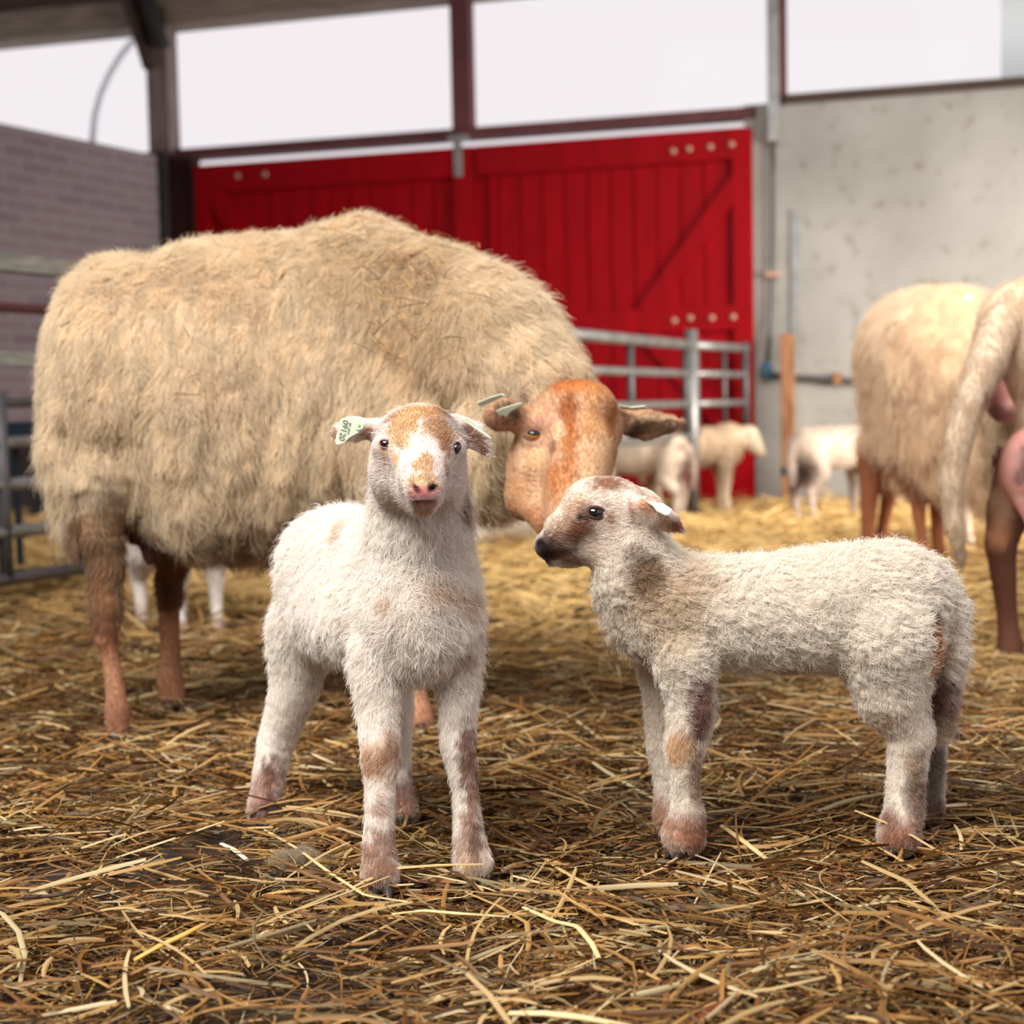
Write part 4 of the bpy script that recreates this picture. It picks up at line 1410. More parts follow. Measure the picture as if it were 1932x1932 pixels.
        fl = fl * (1 - ear)[:, None] + np.array([0.8, 0, -0.5]) * ear[:, None]
        short = np.maximum(np.maximum(head, ear), leg * 0.6)
        return dict(L=L, lift=0.5 - 0.3 * short, flow=fl, curl=0.22 * (1 - short) + 0.03, clump=0.42 * (1 - short) + 0.06, grav=0.1,
                    namp=1.1, nf=38.0, jit=0.2, waves=1.3)

    fur(sk, 'fleece', 170000, cfg, M_fur, root, base_l, 21, 0.00034, 6, 0.008, skip=skip, var=0.08)
    add_hoof(1284, 1592, 1.828, 27, root, base_l, (-1, -0.35)); add_hoof(1250, 1560, 1.92, 19, root, base_l, (-1, -0.3))
    add_hoof(1688, 1592, 1.835, 26, root, base_l, (-1, -0.3)); add_hoof(1750, 1545, 1.95, 20, root, base_l, (-1, -0.2))
    c = Y - 0.052
    t1, n1 = ptag([(1211, 936), (1216, 935), (1226, 940), (1240, 947), (1252, 950), (1268, 961), (1262, 971), (1257, 971), (1240, 963), (1232, 953), (1220, 945)], c, root, base_l,
                  dY=lambda x, y: (x - 1211) * 0.0001 + (945 - y) * 0.0012)
    tag(t1, 'pale green tag in the lamb\'s near ear')
    return sk


side_lamb()


# ------------------------------------------------------------------ the big ewe
WOOLC = (235, 218, 191)


def big_ewe():
    s = Sculpt()
    # fleece-covered trunk
    s.e((232, 700, 2.72), (132, 205, 190), k=50, tag='body')
    s.e((200, 800, 2.70), (95, 190, 150), k=50, tag='body')
    s.e((420, 738, 2.72), (225, 272, 215), k=60, tag='body')
    s.e((545, 600, 2.72), (120, 140, 150), k=50, tag='body')
    s.e((690, 715, 2.70), (180, 287, 195), k=60, tag='body')
    s.e((470, 880, 2.70), (230, 155, 170), k=50, tag='body')
    s.c([(800, 610, 2.62, 146), (928, 666, 2.53, 128), (1016, 738, 2.47, 99)], 50, 'body')
    s.e((770, 840, 2.62), (135, 165, 150), k=60, tag='body')
    s.e((925, 850, 2.47), (78, 112, 85), k=40, tag='body')
    # wool hanging at the back of the thigh
    s.c([(132, 860, 2.62, 46), (136, 960, 2.60, 26), (146, 1015, 2.59, 10)], 30, 'body')
    # head
    s.e((1085, 792, 2.36), (80, 76, 76), k=24, tag='head')
    s.e((1108, 770, 2.33), (54, 48, 50), k=20, tag='head')
    s.e((1012, 808, 2.335), (30, 26, 30), k=22, tag='head')
    s.e((1158, 812, 2.35), (16, 30, 30), k=16, tag='head')
    s.c([(1092, 850, 2.315, 72), (1084, 940, 2.262, 56), (1074, 990, 2.235, 42), (1070, 1006, 2.225, 36)], 24, 'head')
    s.e((1010, 885, 2.36), (54, 82, 62), k=30, tag='head')
    s.c([(1002, 930, 2.35, 42), (1040, 985, 2.285, 34)], 24, 'head')
    s.e((990, 942, 2.37), (34, 38, 45), k=26, tag='head')
    s.c([(1050, 1012, 2.215, 4), (1095, 1012, 2.215, 4)], 4, 'm', -1)
    s.e((1056, 990, 2.20), (10, 7, 14), rot=-30, k=5, tag='m', op=-1)
    s.e((1007, 822, 2.305), (22, 13, 16), k=8, tag='m', op=-1)
    # ears
    s.c([(1160, 790, 2.37, 20), (1180, 798, 2.38, 22)], 16, 'ear')
    s.c([(1180, 798, 2.39, 24), (1218, 802, 2.395, 30), (1262, 800, 2.40, 20), (1292, 797, 2.405, 6)], 8, 'ear', flat=((0.1, 1, 0.2), 2.2))
    s.c([(1185, 812, 2.355, 12), (1222, 810, 2.360, 20), (1264, 804, 2.378, 11), (1282, 800, 2.388, 4)], 5, 'ear', -1)
    s.c([(1000, 790, 2.35, 22), (975, 790, 2.33, 26)], 16, 'ear')
    s.e((948, 782, 2.315), (38, 31, 26), rot=20, k=12, tag='ear')
    s.e((960, 768, 2.268), (28, 15, 34), rot=22, k=5, tag='ear', op=-1)
    # legs
    s.c([(195, 905, 2.60, 66), (190, 1000, 2.58, 42), (199, 1060, 2.575, 30), (200, 1137, 2.57, 27), (200, 1205, 2.57, 21), (206, 1228, 2.57, 16), (217, 1296, 2.565, 17), (221, 1342, 2.56, 22), (224, 1378, 2.555, 21)], 24, 'leg')
    s.c([(330, 930, 2.84, 75), (330, 1035, 2.84, 34), (320, 1091, 2.845, 22), (320, 1159, 2.845, 18), (321, 1228, 2.84, 18.5), (320, 1285, 2.835, 24), (325, 1312, 2.83, 25)], 24, 'leg')
    s.c([(770, 1000, 2.6, 80), (785, 1130, 2.59, 32), (786, 1230, 2.585, 22), (785, 1300, 2.58, 19), (790, 1350, 2.57, 25), (797, 1375, 2.565, 25)], 24, 'leg')
    s.c([(650, 1000, 2.85, 70), (638, 1130, 2.87, 30), (628, 1200, 2.89, 22), (615, 1255, 2.91, 20), (602, 1305, 2.92, 24)], 24, 'leg')
    # udder
    s.e((268, 975, 2.70), (46, 48, 60), k=16, tag='udder')
    s.c([(272, 1010, 2.66, 15), (284, 1050, 2.655, 9)], 8, 'udder')
    an = np.array([1 / 0.038, 1 / 0.038, 1 / 0.11])

    def warp(Q):
        d = s.group(('body',), Q) - np.minimum(s.group(('head', 'leg', 'ear', 'udder'), Q), 0.05)
        w = (1 - sstep(-0.03, 0.0, d))
        f, _ = worley(Q * an, 77)
        low_ = 1 - sstep(0.45, 0.72, Q[:, 2])
        return w * ((0.009 + 0.020 * low_) * (f - 0.5)) + w * 0.005 * noise3(Q * 9, 3)

    sk = Skin(s, 0.0054, warp)
    base_l = np.array([*(P(480, 1380, 2.72)[:2]), 0.0])
    root = empty('sheep', base_l)
    tag(root, 'big cream woolly ewe with brown head lowered behind the two lambs', 'sheep', 'sheep in the pen')

    def basec(Q):
        wl = s.group(('body',), Q); hd = s.group(('head', 'ear'), Q); lg = s.group(('leg',), Q); ud = s.group(('udder',), Q)
        C = np.repeat(srgb(*WOOLC)[None], len(Q), 0)
        n_ = noise3(Q * 14, 8)[:, None]
        C = C * (1 - 0.25 * np.clip(n_, 0, 1)) + srgb(206, 168, 126) * 0.25 * np.clip(n_, 0, 1)
        wh_ = (1 - sstep(-0.006, 0.018, hd - np.minimum(wl, 0.03)))[:, None]
        C = C * (1 - wh_) + srgb(190, 150, 118) * wh_
        wg = ((1 - sstep(-0.004, 0.02, lg - np.minimum(wl, 0.03))) * (Q[:, 2] < 0.40))[:, None]
        up_ = sstep(0.16, 0.24, Q[:, 2])[:, None]
        C = C * (1 - wg) + (srgb(182, 134, 104) * (1 - up_) + srgb(158, 126, 98) * up_) * wg
        wu = (1 - sstep(-0.003, 0.01, ud))[:, None]
        C = C * (1 - wu) + srgb(120, 58, 48) * wu
        return C

    sk.base = basec
    for a in ((1075, 722, 66, 16, (188, 112, 58), 0.9), (1140, 740, 40, 20, (196, 132, 80), 0.6), (1072, 780, 17, 44, (150, 80, 36), 0.9), (1075, 835, 20, 40, (176, 104, 48), 0.85),
              (1155, 800, 14, 34, (166, 98, 54), 0.8), (1162, 775, 12, 16, (180, 110, 62), 0.7), (1120, 800, 22, 50, (206, 152, 104), 0.8), (1130, 880, 36, 60, (226, 186, 148), 0.8), (1050, 810, 14, 26, (226, 184, 152), 0.7),
              (1010, 862, 28, 30, (232, 190, 150), 0.85), (985, 850, 12, 40, (226, 188, 156), 0.7), (1055, 900, 30, 40, (188, 118, 66), 0.7), (1035, 905, 22, 22, (184, 116, 66), 0.5),
              (1000, 980, 40, 20, (178, 112, 68), 0.6), (975, 940, 20, 50, (204, 150, 104), 0.5), (1100, 940, 30, 40, (222, 178, 140), 0.6),
              (1010, 800, 34, 12, (176, 124, 108), 0.7), (1040, 838, 8, 16, (120, 70, 58), 0.7), (1008, 836, 26, 8, (160, 110, 98), 0.7),
              (1235, 805, 52, 18, (120, 94, 74), 0.9), (1235, 790, 60, 6, (214, 180, 150), 0.8), (1200, 815, 26, 16, (96, 72, 56), 0.8), (1180, 780, 14, 14, (186, 134, 98), 0.8),
              (960, 772, 30, 18, (74, 54, 46), 0.95), (935, 795, 28, 22, (140, 94, 72), 0.85), (985, 748, 12, 10, (186, 140, 116), 0.8),
              (1050, 1000, 30, 14, (110, 72, 58), 0.7),
              (945, 850, 18, 70, (150, 112, 70), 0.6), (935, 920, 20, 30, (176, 140, 96), 0.5), (915, 890, 40, 60, (226, 204, 174), 0.6),
              (195, 985, 55, 60, (140, 110, 84), 0.85), (215, 960, 26, 50, (110, 84, 62), 0.6),
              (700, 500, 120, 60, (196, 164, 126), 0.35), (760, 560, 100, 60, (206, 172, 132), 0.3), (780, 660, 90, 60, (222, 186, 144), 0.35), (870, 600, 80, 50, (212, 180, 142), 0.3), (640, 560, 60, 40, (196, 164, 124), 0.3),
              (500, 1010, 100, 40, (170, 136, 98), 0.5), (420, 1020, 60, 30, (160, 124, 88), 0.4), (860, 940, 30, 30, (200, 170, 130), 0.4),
              (205, 1210, 22, 40, (150, 92, 62), 0.6), (222, 1360, 24, 34, (134, 84, 60), 0.6), (200, 1120, 14, 60, (196, 138, 104), 0.6),
              (325, 1070, 26, 22, (190, 120, 80), 0.7), (312, 1120, 12, 40, (150, 84, 50), 0.7), (330, 1190, 14, 40, (206, 150, 110), 0.6), (322, 1300, 24, 30, (170, 110, 84), 0.5),
              (610, 1290, 30, 50, (92, 56, 44), 0.7), (795, 1340, 20, 26, (206, 150, 120), 0.6), (808, 1380, 18, 18, (120, 70, 56), 0.7)):  # dark patch on the far foreleg is its shade put into the colour
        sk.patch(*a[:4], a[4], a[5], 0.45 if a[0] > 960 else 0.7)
    body = sk.obj('body', M_skin, root, base_l)
    c_e = add_eye(sk, 1007, 821, 14.5, root, base_l, mat('lilac_brown_eyelid', (122, 84, 78), 0.6), sq=(1.2, 0.76), rot=-8, iris=True, sink=0.36)
    nose = P(1080, 1000, 2.23)
    skip = [(c_e[0], c_e[1] * 1.2)]

    def masks(Q):
        wl = s.group(('body',), Q); hd = s.group(('head', 'ear'), Q); lg = s.group(('leg',), Q); ud = s.group(('udder',), Q)
        bare = np.minimum(np.minimum(hd, np.where(Q[:, 2] < 0.36, lg, 9)), ud)
        return 1 - sstep(-0.012, 0.012, wl - np.minimum(bare, 0.03)), ud   # 1 = wool

    xs0 = P(300, 700, 2.7)[0]; xs1 = P(760, 700, 2.7)[0]

    def cfg_w(Q, N):
        w, ud = masks(Q)
        low = sstep(0.62, 0.36, Q[:, 2]) if False else 1 - sstep(0.36, 0.66, Q[:, 2])
        top = sstep(0.70, 0.84, Q[:, 2])
        L = (0.022 + 0.020 * low + 0.008 * top) * w
        nk = sstep(P(820, 600, 2.6)[0], P(1000, 600, 2.5)[0], Q[:, 0])
        L = L + 0.018 * nk * sstep(0.60, 0.72, Q[:, 2]) * w
        L = np.where(w < 0.3, 0, L)
        fl = np.repeat(np.array([[-0.15, 0, -1.0]]), len(Q), 0)
        fl = fl + top[:, None] * np.array([0.3, 0.0, 0.4]) + nk[:, None] * np.array([0.9, -0.2, 0.5])
        return dict(L=L, lift=0.50 + 0.2 * top - 0.12 * low, flow=fl, curl=0.10 + 0.06 * low, clump=0.24 + 0.40 * low, grav=0.25 * (1 - top),
                    namp=0.8, nf=26.0, jit=0.24, waves=1.0)

    fur(sk, 'fleece', 300000, cfg_w, M_wool, root, base_l, 31, 0.00046, 6, 0.015, aniso=(1, 1, 0.30), front=5, var=0.13, petal=0.35, fly=0.08)

    def cfg_h(Q, N):
        w, ud = masks(Q)
        hd = s.group(('head', 'ear'), Q)
        h_ = 1 - sstep(0, 0.02, hd)
        L = np.where(w > 0.6, 0, 0.007) * np.where(ud < 0.004, 0, 1)
        L = L + np.where((w <= 0.6) & (Q[:, 2] < 0.36) & (Q[:, 2] > 0.21), 0.018, 0)
        fl = np.repeat(np.array([[0.0, 0, -1.0]]), len(Q), 0) * (1 - h_)[:, None] + norm(Q - nose) * h_[:, None]
        dens = np.where((Q[:, 2] < 0.36) & (Q[:, 2] > 0.21), 2.5, 1.0)
        return dict(L=L, dens=dens, lift=0.16 + 0.12 * (dens > 2), flow=fl, curl=0.03, clump=0.1, grav=0.0, namp=0.4, nf=20.0, jit=0.12)

    fur(sk, 'short_hair', 85000, cfg_h, M_fur, root, base_l, 32, 0.0005, 4, 0.012, front=4, skip=skip, var=0.08)
    add_hoof(228, 1392, 2.545, 24, root, base_l, (0.6, -0.8)); add_hoof(328, 1322, 2.82, 23, root, base_l, (0.5, -0.8))
    add_hoof(803, 1388, 2.555, 24, root, base_l, (0.7, -0.7)); add_hoof(598, 1316, 2.92, 24, root, base_l, (0.5, -0.8))
    t1, _ = ptag([(899, 761), (925, 750), (946, 744), (951, 747), (930, 758), (905, 767)], 2.27, root, base_l, dY=lambda x, y: (y - 755) * 0.001 - (x - 925) * 0.0006)
    t2, _ = ptag([(936, 776), (950, 770), (984, 760), (984, 764), (962, 777), (956, 787), (944, 786)], 2.288, root, base_l, dY=lambda x, y: (y - 772) * 0.0005)
    t3, _ = ptag([(1168, 766), (1190, 769), (1217, 767), (1220, 771), (1196, 773), (1172, 771)], 2.35, root, base_l, dY=lambda x, y: (y - 769) * 0.004)
    # straw caught in the wool
    rng = np.random.default_rng(5)
    pts, nn = [], []
    vis = np.where(((sk.N * norm(CAM - sk.V)).sum(1) > 0.0) & (s.group(('body',), sk.V) < 0.004))[0]
    px_, py_, _ = sk.pxy
    wgt = np.exp(-(((px_[vis] - 740) / 150) ** 2 + ((py_[vis] - 520) / 110) ** 2)) + 0.035
    sel = rng.choice(vis, 210, p=wgt / wgt.sum(), replace=False)
    c = sk.V[sel] + sk.N[sel] * rng.uniform(0.020, 0.036, 210)[:, None]
    n = sk.N[sel]
    ang = rng.normal(-0.2, 0.6, 210)
    ll = np.exp(rng.uniform(np.log(0.012), np.log(0.06), 210))
    # lay each stalk in the tangent plane
    t0 = norm(np.cross(np.cross(n, np.array([1.0, 0, 0.1])), n)); b0 = np.cross(n, t0)
    d = t0 * np.cos(ang)[:, None] + b0 * np.sin(ang)[:, None]
    V, Fq = [], []
    cols = []
    for i in range(210):
        sd_ = np.cross(n[i], d[i]); w_ = rng.uniform(0.0009, 0.0022); bd = rng.normal(0, 0.15)
        for k_, q in enumerate(np.linspace(-0.5, 0.5, 4)):
            pp = c[i] + d[i] * q * ll[i] + sd_ * bd * q * q * ll[i] - n[i] * 0.3 * q * q * ll[i]
            V += [pp - sd_ * w_ / 2, pp + n[i] * w_ * 0.3, pp + sd_ * w_ / 2]
        b_ = i * 12
        for k_ in range(3):
            for j in range(2):
                Fq.append([b_ + k_ * 3 + j, b_ + k_ * 3 + j + 1, b_ + k_ * 3 + j + 4, b_ + k_ * 3 + j + 3])
        cols += [PAL[rng.choice([0, 1, 2, 3, 3, 4])] * rng.uniform(0.8, 1.1)] * 12
    o = mesh_obj('straw_wisps', np.array(V), np.array(Fq), M_straw, smooth=True, colors=np.clip(np.array(cols), 0, 1))
    tag(o, 'bits of straw caught in the wool of the big ewe\'s back', 'straw', None, 'stuff')
    return sk


EWE = big_ewe()


# ------------------------------------------------------------------ sheep standing with her rump to the camera, right edge
def rump_sheep():
    s = Sculpt()
    s.e((1992, 705, 3.33), (140, 185, 170), k=50, tag='body')
    s.c([(2010, 700, 3.45, 150), (2190, 690, 4.15, 140)], 60, 'body')
    s.e((1930, 640, 3.2), (85, 110, 70), k=40, tag='body')
    s.c([(1965, 800, 3.22, 75), (1955, 880, 3.22, 50)], 40, 'body')
    s.c([(1888, 610, 3.14, 36), (1862, 680, 3.08, 34), (1832, 750, 3.06, 30), (1808, 830, 3.05, 25), (1795, 910, 3.05, 22), (1800, 990, 3.055, 18), (1812, 1050, 3.06, 11), (1818, 1072, 3.06, 6)], 14, 'tail')
    s.e((1874, 742, 3.13), (26, 44, 30), rot=20, k=14, tag='pink')
    s.e((1892, 775, 3.13), (24, 24, 24), k=14, tag='pink')
    s.c([(1945, 850, 3.2, 60), (1905, 960, 3.18, 42), (1888, 1025, 3.17, 30), (1893, 1085, 3.165, 24), (1901, 1170, 3.16, 19), (1906, 1215, 3.15, 23), (1906, 1232, 3.14, 23)], 20, 'leg')
    s.c([(2050, 850, 3.3, 80), (2040, 980, 3.3, 40), (2050, 1090, 3.3, 24), (2050, 1200, 3.3, 20), (2048, 1228, 3.29, 24)], 20, 'leg')
    s.c([(2140, 880, 4.05, 60), (2140, 1000, 4.05, 26), (2145, 1100, 4.05, 18), (2145, 1125, 4.04, 20)], 20, 'leg')
    s.c([(2250, 880, 4.15, 60), (2250, 1000, 4.15, 26), (2250, 1100, 4.15, 18), (2250, 1125, 4.14, 20)], 20, 'leg')
    s.c([(2200, 640, 4.2, 95), (2225, 560, 4.55, 60)], 40, 'body')
    s.c([(2230, 540, 4.6, 48), (2240, 600, 4.9, 30)], 20, 'head')
    s.e((1940, 885, 3.12), (52, 76, 60), k=14, tag='udder')
    s.c([(1935, 950, 3.10, 20), (1945, 990, 3.09, 10)], 12, 'udder')

    def warp(Q):
        d = s.group(('body',), Q) - np.minimum(s.group(('leg', 'pink', 'udder', 'tail'), Q), 0.05)
        w = 1 - sstep(-0.03, 0.0, d)
        f, _ = worley(Q * np.array([25, 25, 11.0]), 17)
        return w * 0.012 * (f - 0.5)

    sk = Skin(s, 0.0075, warp)
    base_l = np.array([*(P(1990, 1200, 3.5)[:2]), 0.0])
    root = empty('sheep', base_l)
    tag(root, 'cream ewe seen from behind with long hanging tail and pink udder, at right edge', 'sheep', 'sheep in the pen')

    def basec(Q):
        wl = s.group(('body',), Q); lg = s.group(('leg',), Q); tl = s.group(('tail',), Q)
        C = np.repeat(srgb(230, 212, 188)[None], len(Q), 0)
        wt = (1 - sstep(0, 0.015, tl))[:, None]
        C = C * (1 - wt) + srgb(206, 184, 160) * wt
        wg = ((1 - sstep(-0.004, 0.02, lg - np.minimum(wl, 0.03))) * (Q[:, 2] < 0.46))[:, None]
        C = C * (1 - wg) + srgb(84, 50, 36) * wg
        wp = (1 - sstep(-0.002, 0.012, np.minimum(s.group(('pink',), Q), s.group(('udder',), Q))))[:, None]
        C = C * (1 - wp) + srgb(190, 128, 120) * wp
        return C

    sk.base = basec
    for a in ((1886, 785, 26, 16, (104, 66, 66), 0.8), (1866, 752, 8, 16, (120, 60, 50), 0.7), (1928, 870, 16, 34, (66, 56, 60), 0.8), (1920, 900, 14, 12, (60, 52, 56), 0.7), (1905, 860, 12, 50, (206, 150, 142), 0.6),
              (1880, 1010, 18, 26, (170, 116, 80), 0.7), (1885, 950, 20, 40, (170, 130, 104), 0.5), (1818, 1050, 16, 30, (140, 110, 84), 0.6), (1905, 800, 30, 30, (176, 140, 100), 0.5)):
        sk.patch(*a[:4], a[4], a[5], 0.6)
    sk.obj('body', M_skin, root, base_l)

    def cfg(Q, N):
        wl = s.group(('body',), Q); tl = s.group(('tail',), Q)
        bare = np.minimum(np.minimum(np.where(Q[:, 2] < 0.42, s.group(('leg',), Q), 9), s.group(('udder',), Q)), s.group(('pink',), Q))
        w = 1 - sstep(-0.01, 0.012, np.minimum(wl, tl) - np.minimum(bare, 0.03))
        t_ = 1 - sstep(0, 0.02, tl)
        L = (0.036 * (1 - t_) + 0.016 * t_) * w
        L = np.where(w < 0.3, 0.0, L)
        fl = np.repeat(np.array([[-0.1, -0.2, -1.0]]), len(Q), 0)
        return dict(L=L, lift=0.45 - 0.2 * t_, flow=fl, curl=0.12, clump=0.4 - 0.25 * t_, grav=0.2, namp=0.6, nf=18.0, jit=0.18)

    fur(sk, 'fleece', 60000, cfg, M_wool, root, base_l, 41, 0.0008, 5, 0.022, aniso=(1, 1, 0.5), front=4, var=0.09)
    add_hoof(1906, 1240, 3.13, 24, root, base_l, (0.2, 1)); add_hoof(2048, 1236, 3.28, 24, root, base_l, (0.2, 1))


rump_sheep()


# ------------------------------------------------------------------ sheep further back with long yellowish wool
def far_sheep():
    s = Sculpt()
    s.c([(1738, 665, 4.85, 112), (1800, 672, 4.4, 122)], 50, 'body')
    s.e((1728, 740, 4.8), (82, 165, 130), k=40, tag='body')
    s.e((1800, 760, 4.45), (110, 150, 130), k=40, tag='body')
    s.e((1868, 830, 4.2), (46, 110, 70), k=40, tag='body')
    s.c([(1860, 720, 4.3, 90), (1895, 720, 4.15, 70)], 40, 'body')
    s.c([(1900, 715, 4.12, 54), (1915, 790, 4.02, 36)], 20, 'head')
    s.c([(1650, 850, 4.85, 34), (1640, 935, 4.85, 18), (1638, 1005, 4.85, 14), (1641, 1040, 4.85, 16)], 16, 'leg')
    s.c([(1685, 860, 4.95, 40), (1676, 940, 4.95, 15), (1664, 1000, 4.95, 11), (1662, 1030, 4.95, 15)], 16, 'leg')
    s.c([(1735, 860, 4.5, 44), (1733, 960, 4.48, 15), (1738, 1010, 4.47, 11), (1747, 1052, 4.46, 15)], 16, 'leg')
    s.c([(1775, 860, 4.55, 40), (1770, 950, 4.55, 18), (1768, 1000, 4.55, 12), (1772, 1035, 4.55, 14)], 16, 'leg')
    sk = Skin(s, 0.011, lambda Q: 0.014 * (worley(Q * np.array([22, 22, 9.0]), 27)[0] - 0.5) * (Q[:, 2] > 0.38))
    base_l = np.array([*(P(1740, 1040, 4.65)[:2]), 0.0])
    root = empty('sheep', base_l)
    tag(root, 'sheep with long yellowish wool and reddish legs standing before the pale wall', 'sheep', 'sheep in the pen')

    def basec(Q):
        lg = s.group(('leg',), Q); wl = s.group(('body',), Q)
        C = np.repeat(srgb(252, 230, 204)[None], len(Q), 0)
        wg = ((1 - sstep(-0.004, 0.02, lg - np.minimum(wl, 0.03))) * (Q[:, 2] < 0.42))[:, None]
        return C * (1 - wg) + srgb(156, 98, 68) * wg

    sk.base = basec
    sk.patch(1868, 850, 26, 30, (166, 128, 88), 0.6, 0.7); sk.patch(1855, 900, 20, 40, (190, 158, 116), 0.5, 0.7)
    sk.obj('body', M_skin, root, base_l)

    def cfg(Q, N):
        wl = s.group(('body',), Q)
        bare = np.where(Q[:, 2] < 0.34, s.group(('leg',), Q), 9)
        w = 1 - sstep(-0.01, 0.012, wl - np.minimum(bare, 0.03))
        low = 1 - sstep(0.4, 0.7, Q[:, 2])
        L = np.where(w < 0.3, 0, (0.045 + 0.04 * low) * w)
        fl = np.repeat(np.array([[-0.1, -0.1, -1.0]]), len(Q), 0)
        return dict(L=L, lift=0.42, flow=fl, curl=0.10, clump=0.4, grav=0.3, namp=0.6, nf=14.0, jit=0.2)

    fur(sk, 'fleece', 50000, cfg, M_wool, root, base_l, 51, 0.0013, 5, 0.03, aniso=(1, 1, 0.4), front=4, var=0.10)


far_sheep()


# ------------------------------------------------------------------ lambs in the background
def small_lamb(name, label, loc, heading, scale=1.0, headyaw=0.0, headpitch=0.0, lying=False, patches=(), seed=60, base=(238, 226, 212), tuck=0.0):
    s = Sculpt(False)
    dz = -0.21 if lying else 0.0
    s.c([(-.16, 0, .325 + dz, .078), (0, 0, .32 + dz, .083), (.13, 0, .33 + dz, .080)], 0.04, 'body')
    s.e((.15, 0, .32 + dz), (.07, .085, .065), 0, 0.03, axes=np.eye(3)[[0, 2, 1]])
    a = math.radians(headyaw); q = math.radians(headpitch)
    nk = np.array([.165, 0, .36 + dz]); f = np.array([math.cos(a), math.sin(a), 0])
    hc = nk + np.array([.055, 0, .11]) * (1 - tuck) + np.array([.10, 0, -.03]) * tuck
    s.c([(*nk, .062), (*(hc - f * 0.015), .045)], 0.03, 'body')
    sn = hc + f * 0.085 * math.cos(q) + np.array([0, 0, -0.085 * math.sin(q + 0.45)])
    s.c([(*(hc + np.array([0, 0, .012])), .047), (*(hc * 0.5 + sn * 0.5), .037), (*sn, .022)], 0.02, 'head')
    sd = np.array([-f[1], f[0], 0])
    for k_ in (-1, 1):
        e0 = hc + sd * k_ * .045 + np.array([0, 0, .02])
        e1 = e0 + sd * k_ * .05 - f * .02 + np.array([0, 0, -.015])
        s.c([(*e0, .012), (*((e0 + e1) / 2), .014), (*e1, .007)], 0.012, 'ear')
        if not lying:
            s.c([(.13, .045 * k_, .28, .036), (.135, .048 * k_, .17, .022), (.132, .05 * k_, .09, .0145), (.137, .05 * k_, .022, .019)], 0.02, 'leg')
            s.c([(-.165, .045 * k_, .28, .055), (-.145, .055 * k_, .215, .038), (-.20, .055 * k_, .14, .021), (-.185, .055 * k_, .06, .0155), (-.178, .055 * k_, .02, .019)], 0.025, 'leg')
        else:
            s.c([(.13, .06 * k_, .08, .036), (.20, .07 * k_, .05, .024), (.24, .06 * k_, .02, .016), (.15, .06 * k_, .018, .016)], 0.02, 'leg')
            s.c([(-.15, .07 * k_, .09, .06), (-.06, .10 * k_, .05, .03), (-.15, .11 * k_, .02, .018), (-.05, .12 * k_, .018, .016)], 0.02, 'leg')
    s.c([(-.225, 0, .335 + dz, .022), (-.25, 0, .28 + dz, .018), (-.25, 0, max(.17 + dz, 0.02), .014)], 0.015, 'tail')
    sk = Skin(s, 0.0062)
    sk.base = base
    for p_ in patches:
        sk.patch3(p_[0], p_[1], p_[2], p_[3], 0.6)
    root = empty(name)
    root.matrix_world = Matrix.Translation(loc) @ Matrix.Rotation(math.radians(heading), 4, 'Z') @ Matrix.Scale(scale, 4)
    tag(root, label, 'lamb', 'lambs in the pen')
    sk.obj('body', M_skin, root)
    eb = MB()
    for k_ in (-1, 1):
        eb = MB().sphere(hc + f * .028 + sd * k_ * .036 + np.array([0, 0, .012]), 0.0085)
        eb.build('eye', M_eye, root, smooth=True)

    def cfg(Q, N):
        h = (1 - sstep(0, 0.02, np.minimum(s.group(('head', 'ear'), Q), 9)))
        leg = 1 - sstep(0.12, 0.24, Q[:, 2])
        L = 0.018 * (1 - h) * (1 - (0 if lying else leg)) + 0.007
        fl = np.repeat(np.array([[-0.5, 0, -0.8]]), len(Q), 0) * (1 - h)[:, None] + norm(Q - sn) * h[:, None]
        return dict(L=L, lift=0.42, flow=fl, curl=0.2, clump=0.4, grav=0.1, namp=0.8, nf=25.0, jit=0.2)

    fur(sk, 'fleece', 16000, cfg, M_fur, root, None, seed, 0.0011, 5, 0.012, front=None, var=0.07)
    return root


BR = srgb(132, 88, 76)
def spot(x, y, Y):
    p_ = P(x, y, Y); return (p_[0], p_[1], float(gz(np.array([p_[0]]), np.array([p_[1]]))[0]) + 0.008)


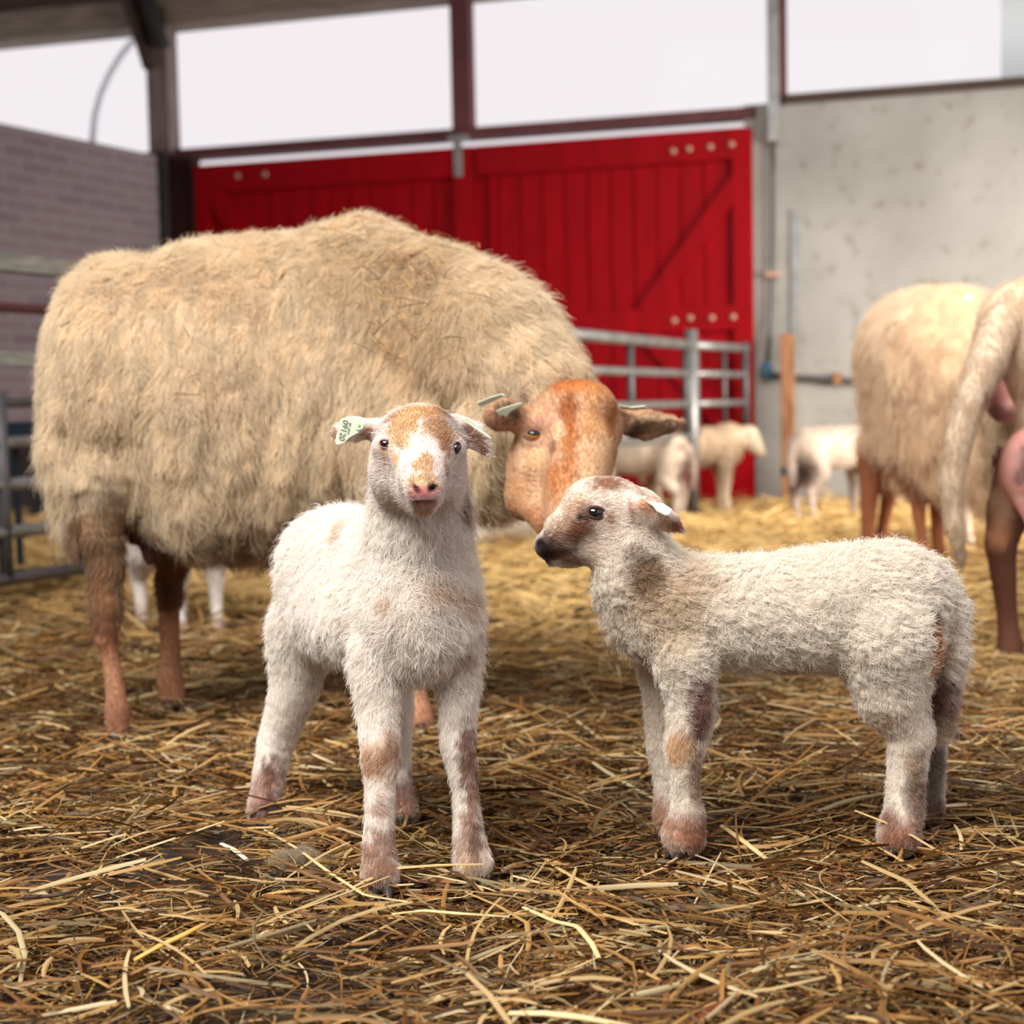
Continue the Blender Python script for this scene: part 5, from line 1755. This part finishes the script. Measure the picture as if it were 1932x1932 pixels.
BRC = (132, 88, 76)
small_lamb('lamb', 'white lamb at the red door with brown hind legs, partly behind the ewe\'s ear', spot(1205, 985, 6.6), 160, 0.97, 20, 0.2,
           patches=(((-.23, .0, .2), (.05, .09, .14), BRC, 0.8), ((-.19, 0, .05), (.06, .1, .05), BRC, 0.5)), seed=61)
small_lamb('lamb', 'cream lamb standing by the red door with its head turned, under the low gate', spot(1313, 975, 6.9), 8, 1.0, -60, 25, tuck=0.8, seed=62, base=(226, 206, 182),
           patches=(((.26, -.06, .45), (.03, .04, .03), (220, 170, 140), 0.6),))
small_lamb('lamb', 'small lamb with brown hind legs against the pale wall behind the far sheep', spot(1580, 975, 6.55), 28, 1.0, 0, 20, seed=63, base=(228, 214, 202),
           patches=(((-.2, .0, .16), (.07, .10, .12), (110, 76, 68), 0.85), ((.13, 0, .1), (.05, .1, .12), (110, 76, 68), 0.7)))
small_lamb('lamb', 'white lamb half hidden under the belly of the big ewe', spot(345, 1190, 3.83), -60, 0.98, 10, 30, seed=64, base=(228, 218, 210),
           patches=(((.14, -.05, .125), (.03, .025, .022), (110, 70, 50), 0.9), ((.14, 0, .03), (.05, .1, .03), (170, 124, 108), 0.7), ((-.19, 0, .03), (.05, .1, .03), (170, 124, 108), 0.6)))
small_lamb('lamb', 'white lamb lying on the straw beyond the big ewe\'s lowered head', spot(985, 1035, 5.7), 195, 1.0, 40, 10, lying=True, seed=65)
small_lamb('lamb', 'white lamb behind the far sheep, its leg showing left of the pink udder', spot(1905, 1010, 5.2), 10, 1.0, 0, 10, seed=66)


# ------------------------------------------------------------------ grey tuft of shed wool on the straw
def wool_tuft():
    s = Sculpt()
    g = G(545, 1640, 0.01); Yt = g[1]
    s.e((535, 1625, Yt), (24, 14, 24), k=12)
    s.e((572, 1618, Yt + 0.01), (22, 16, 24), k=12)
    s.e((608, 1632, Yt), (16, 10, 20), k=12)
    sk = Skin(s, 0.003)
    sk.base = (176, 158, 134)
    bl = np.array([g[0], g[1], 0])
    o = empty('wool_tuft', bl)
    tag(o, 'grey tuft of shed wool lying on the straw left of the front lamb', 'wool')
    sk.obj('tuft', M_skin, o, bl)

    def cfg(Q, N):
        return dict(L=np.full(len(Q), 0.014), lift=0.45, flow=nvec(Q * 60, 4), curl=0.25, clump=0.1, grav=0.2, namp=1.0, nf=60.0, jit=0.5)

    fur(sk, 'fibres', 4000, cfg, M_fur, o, bl, 71, 0.00025, 6, 0.01, front=None, var=0.15)


wool_tuft()
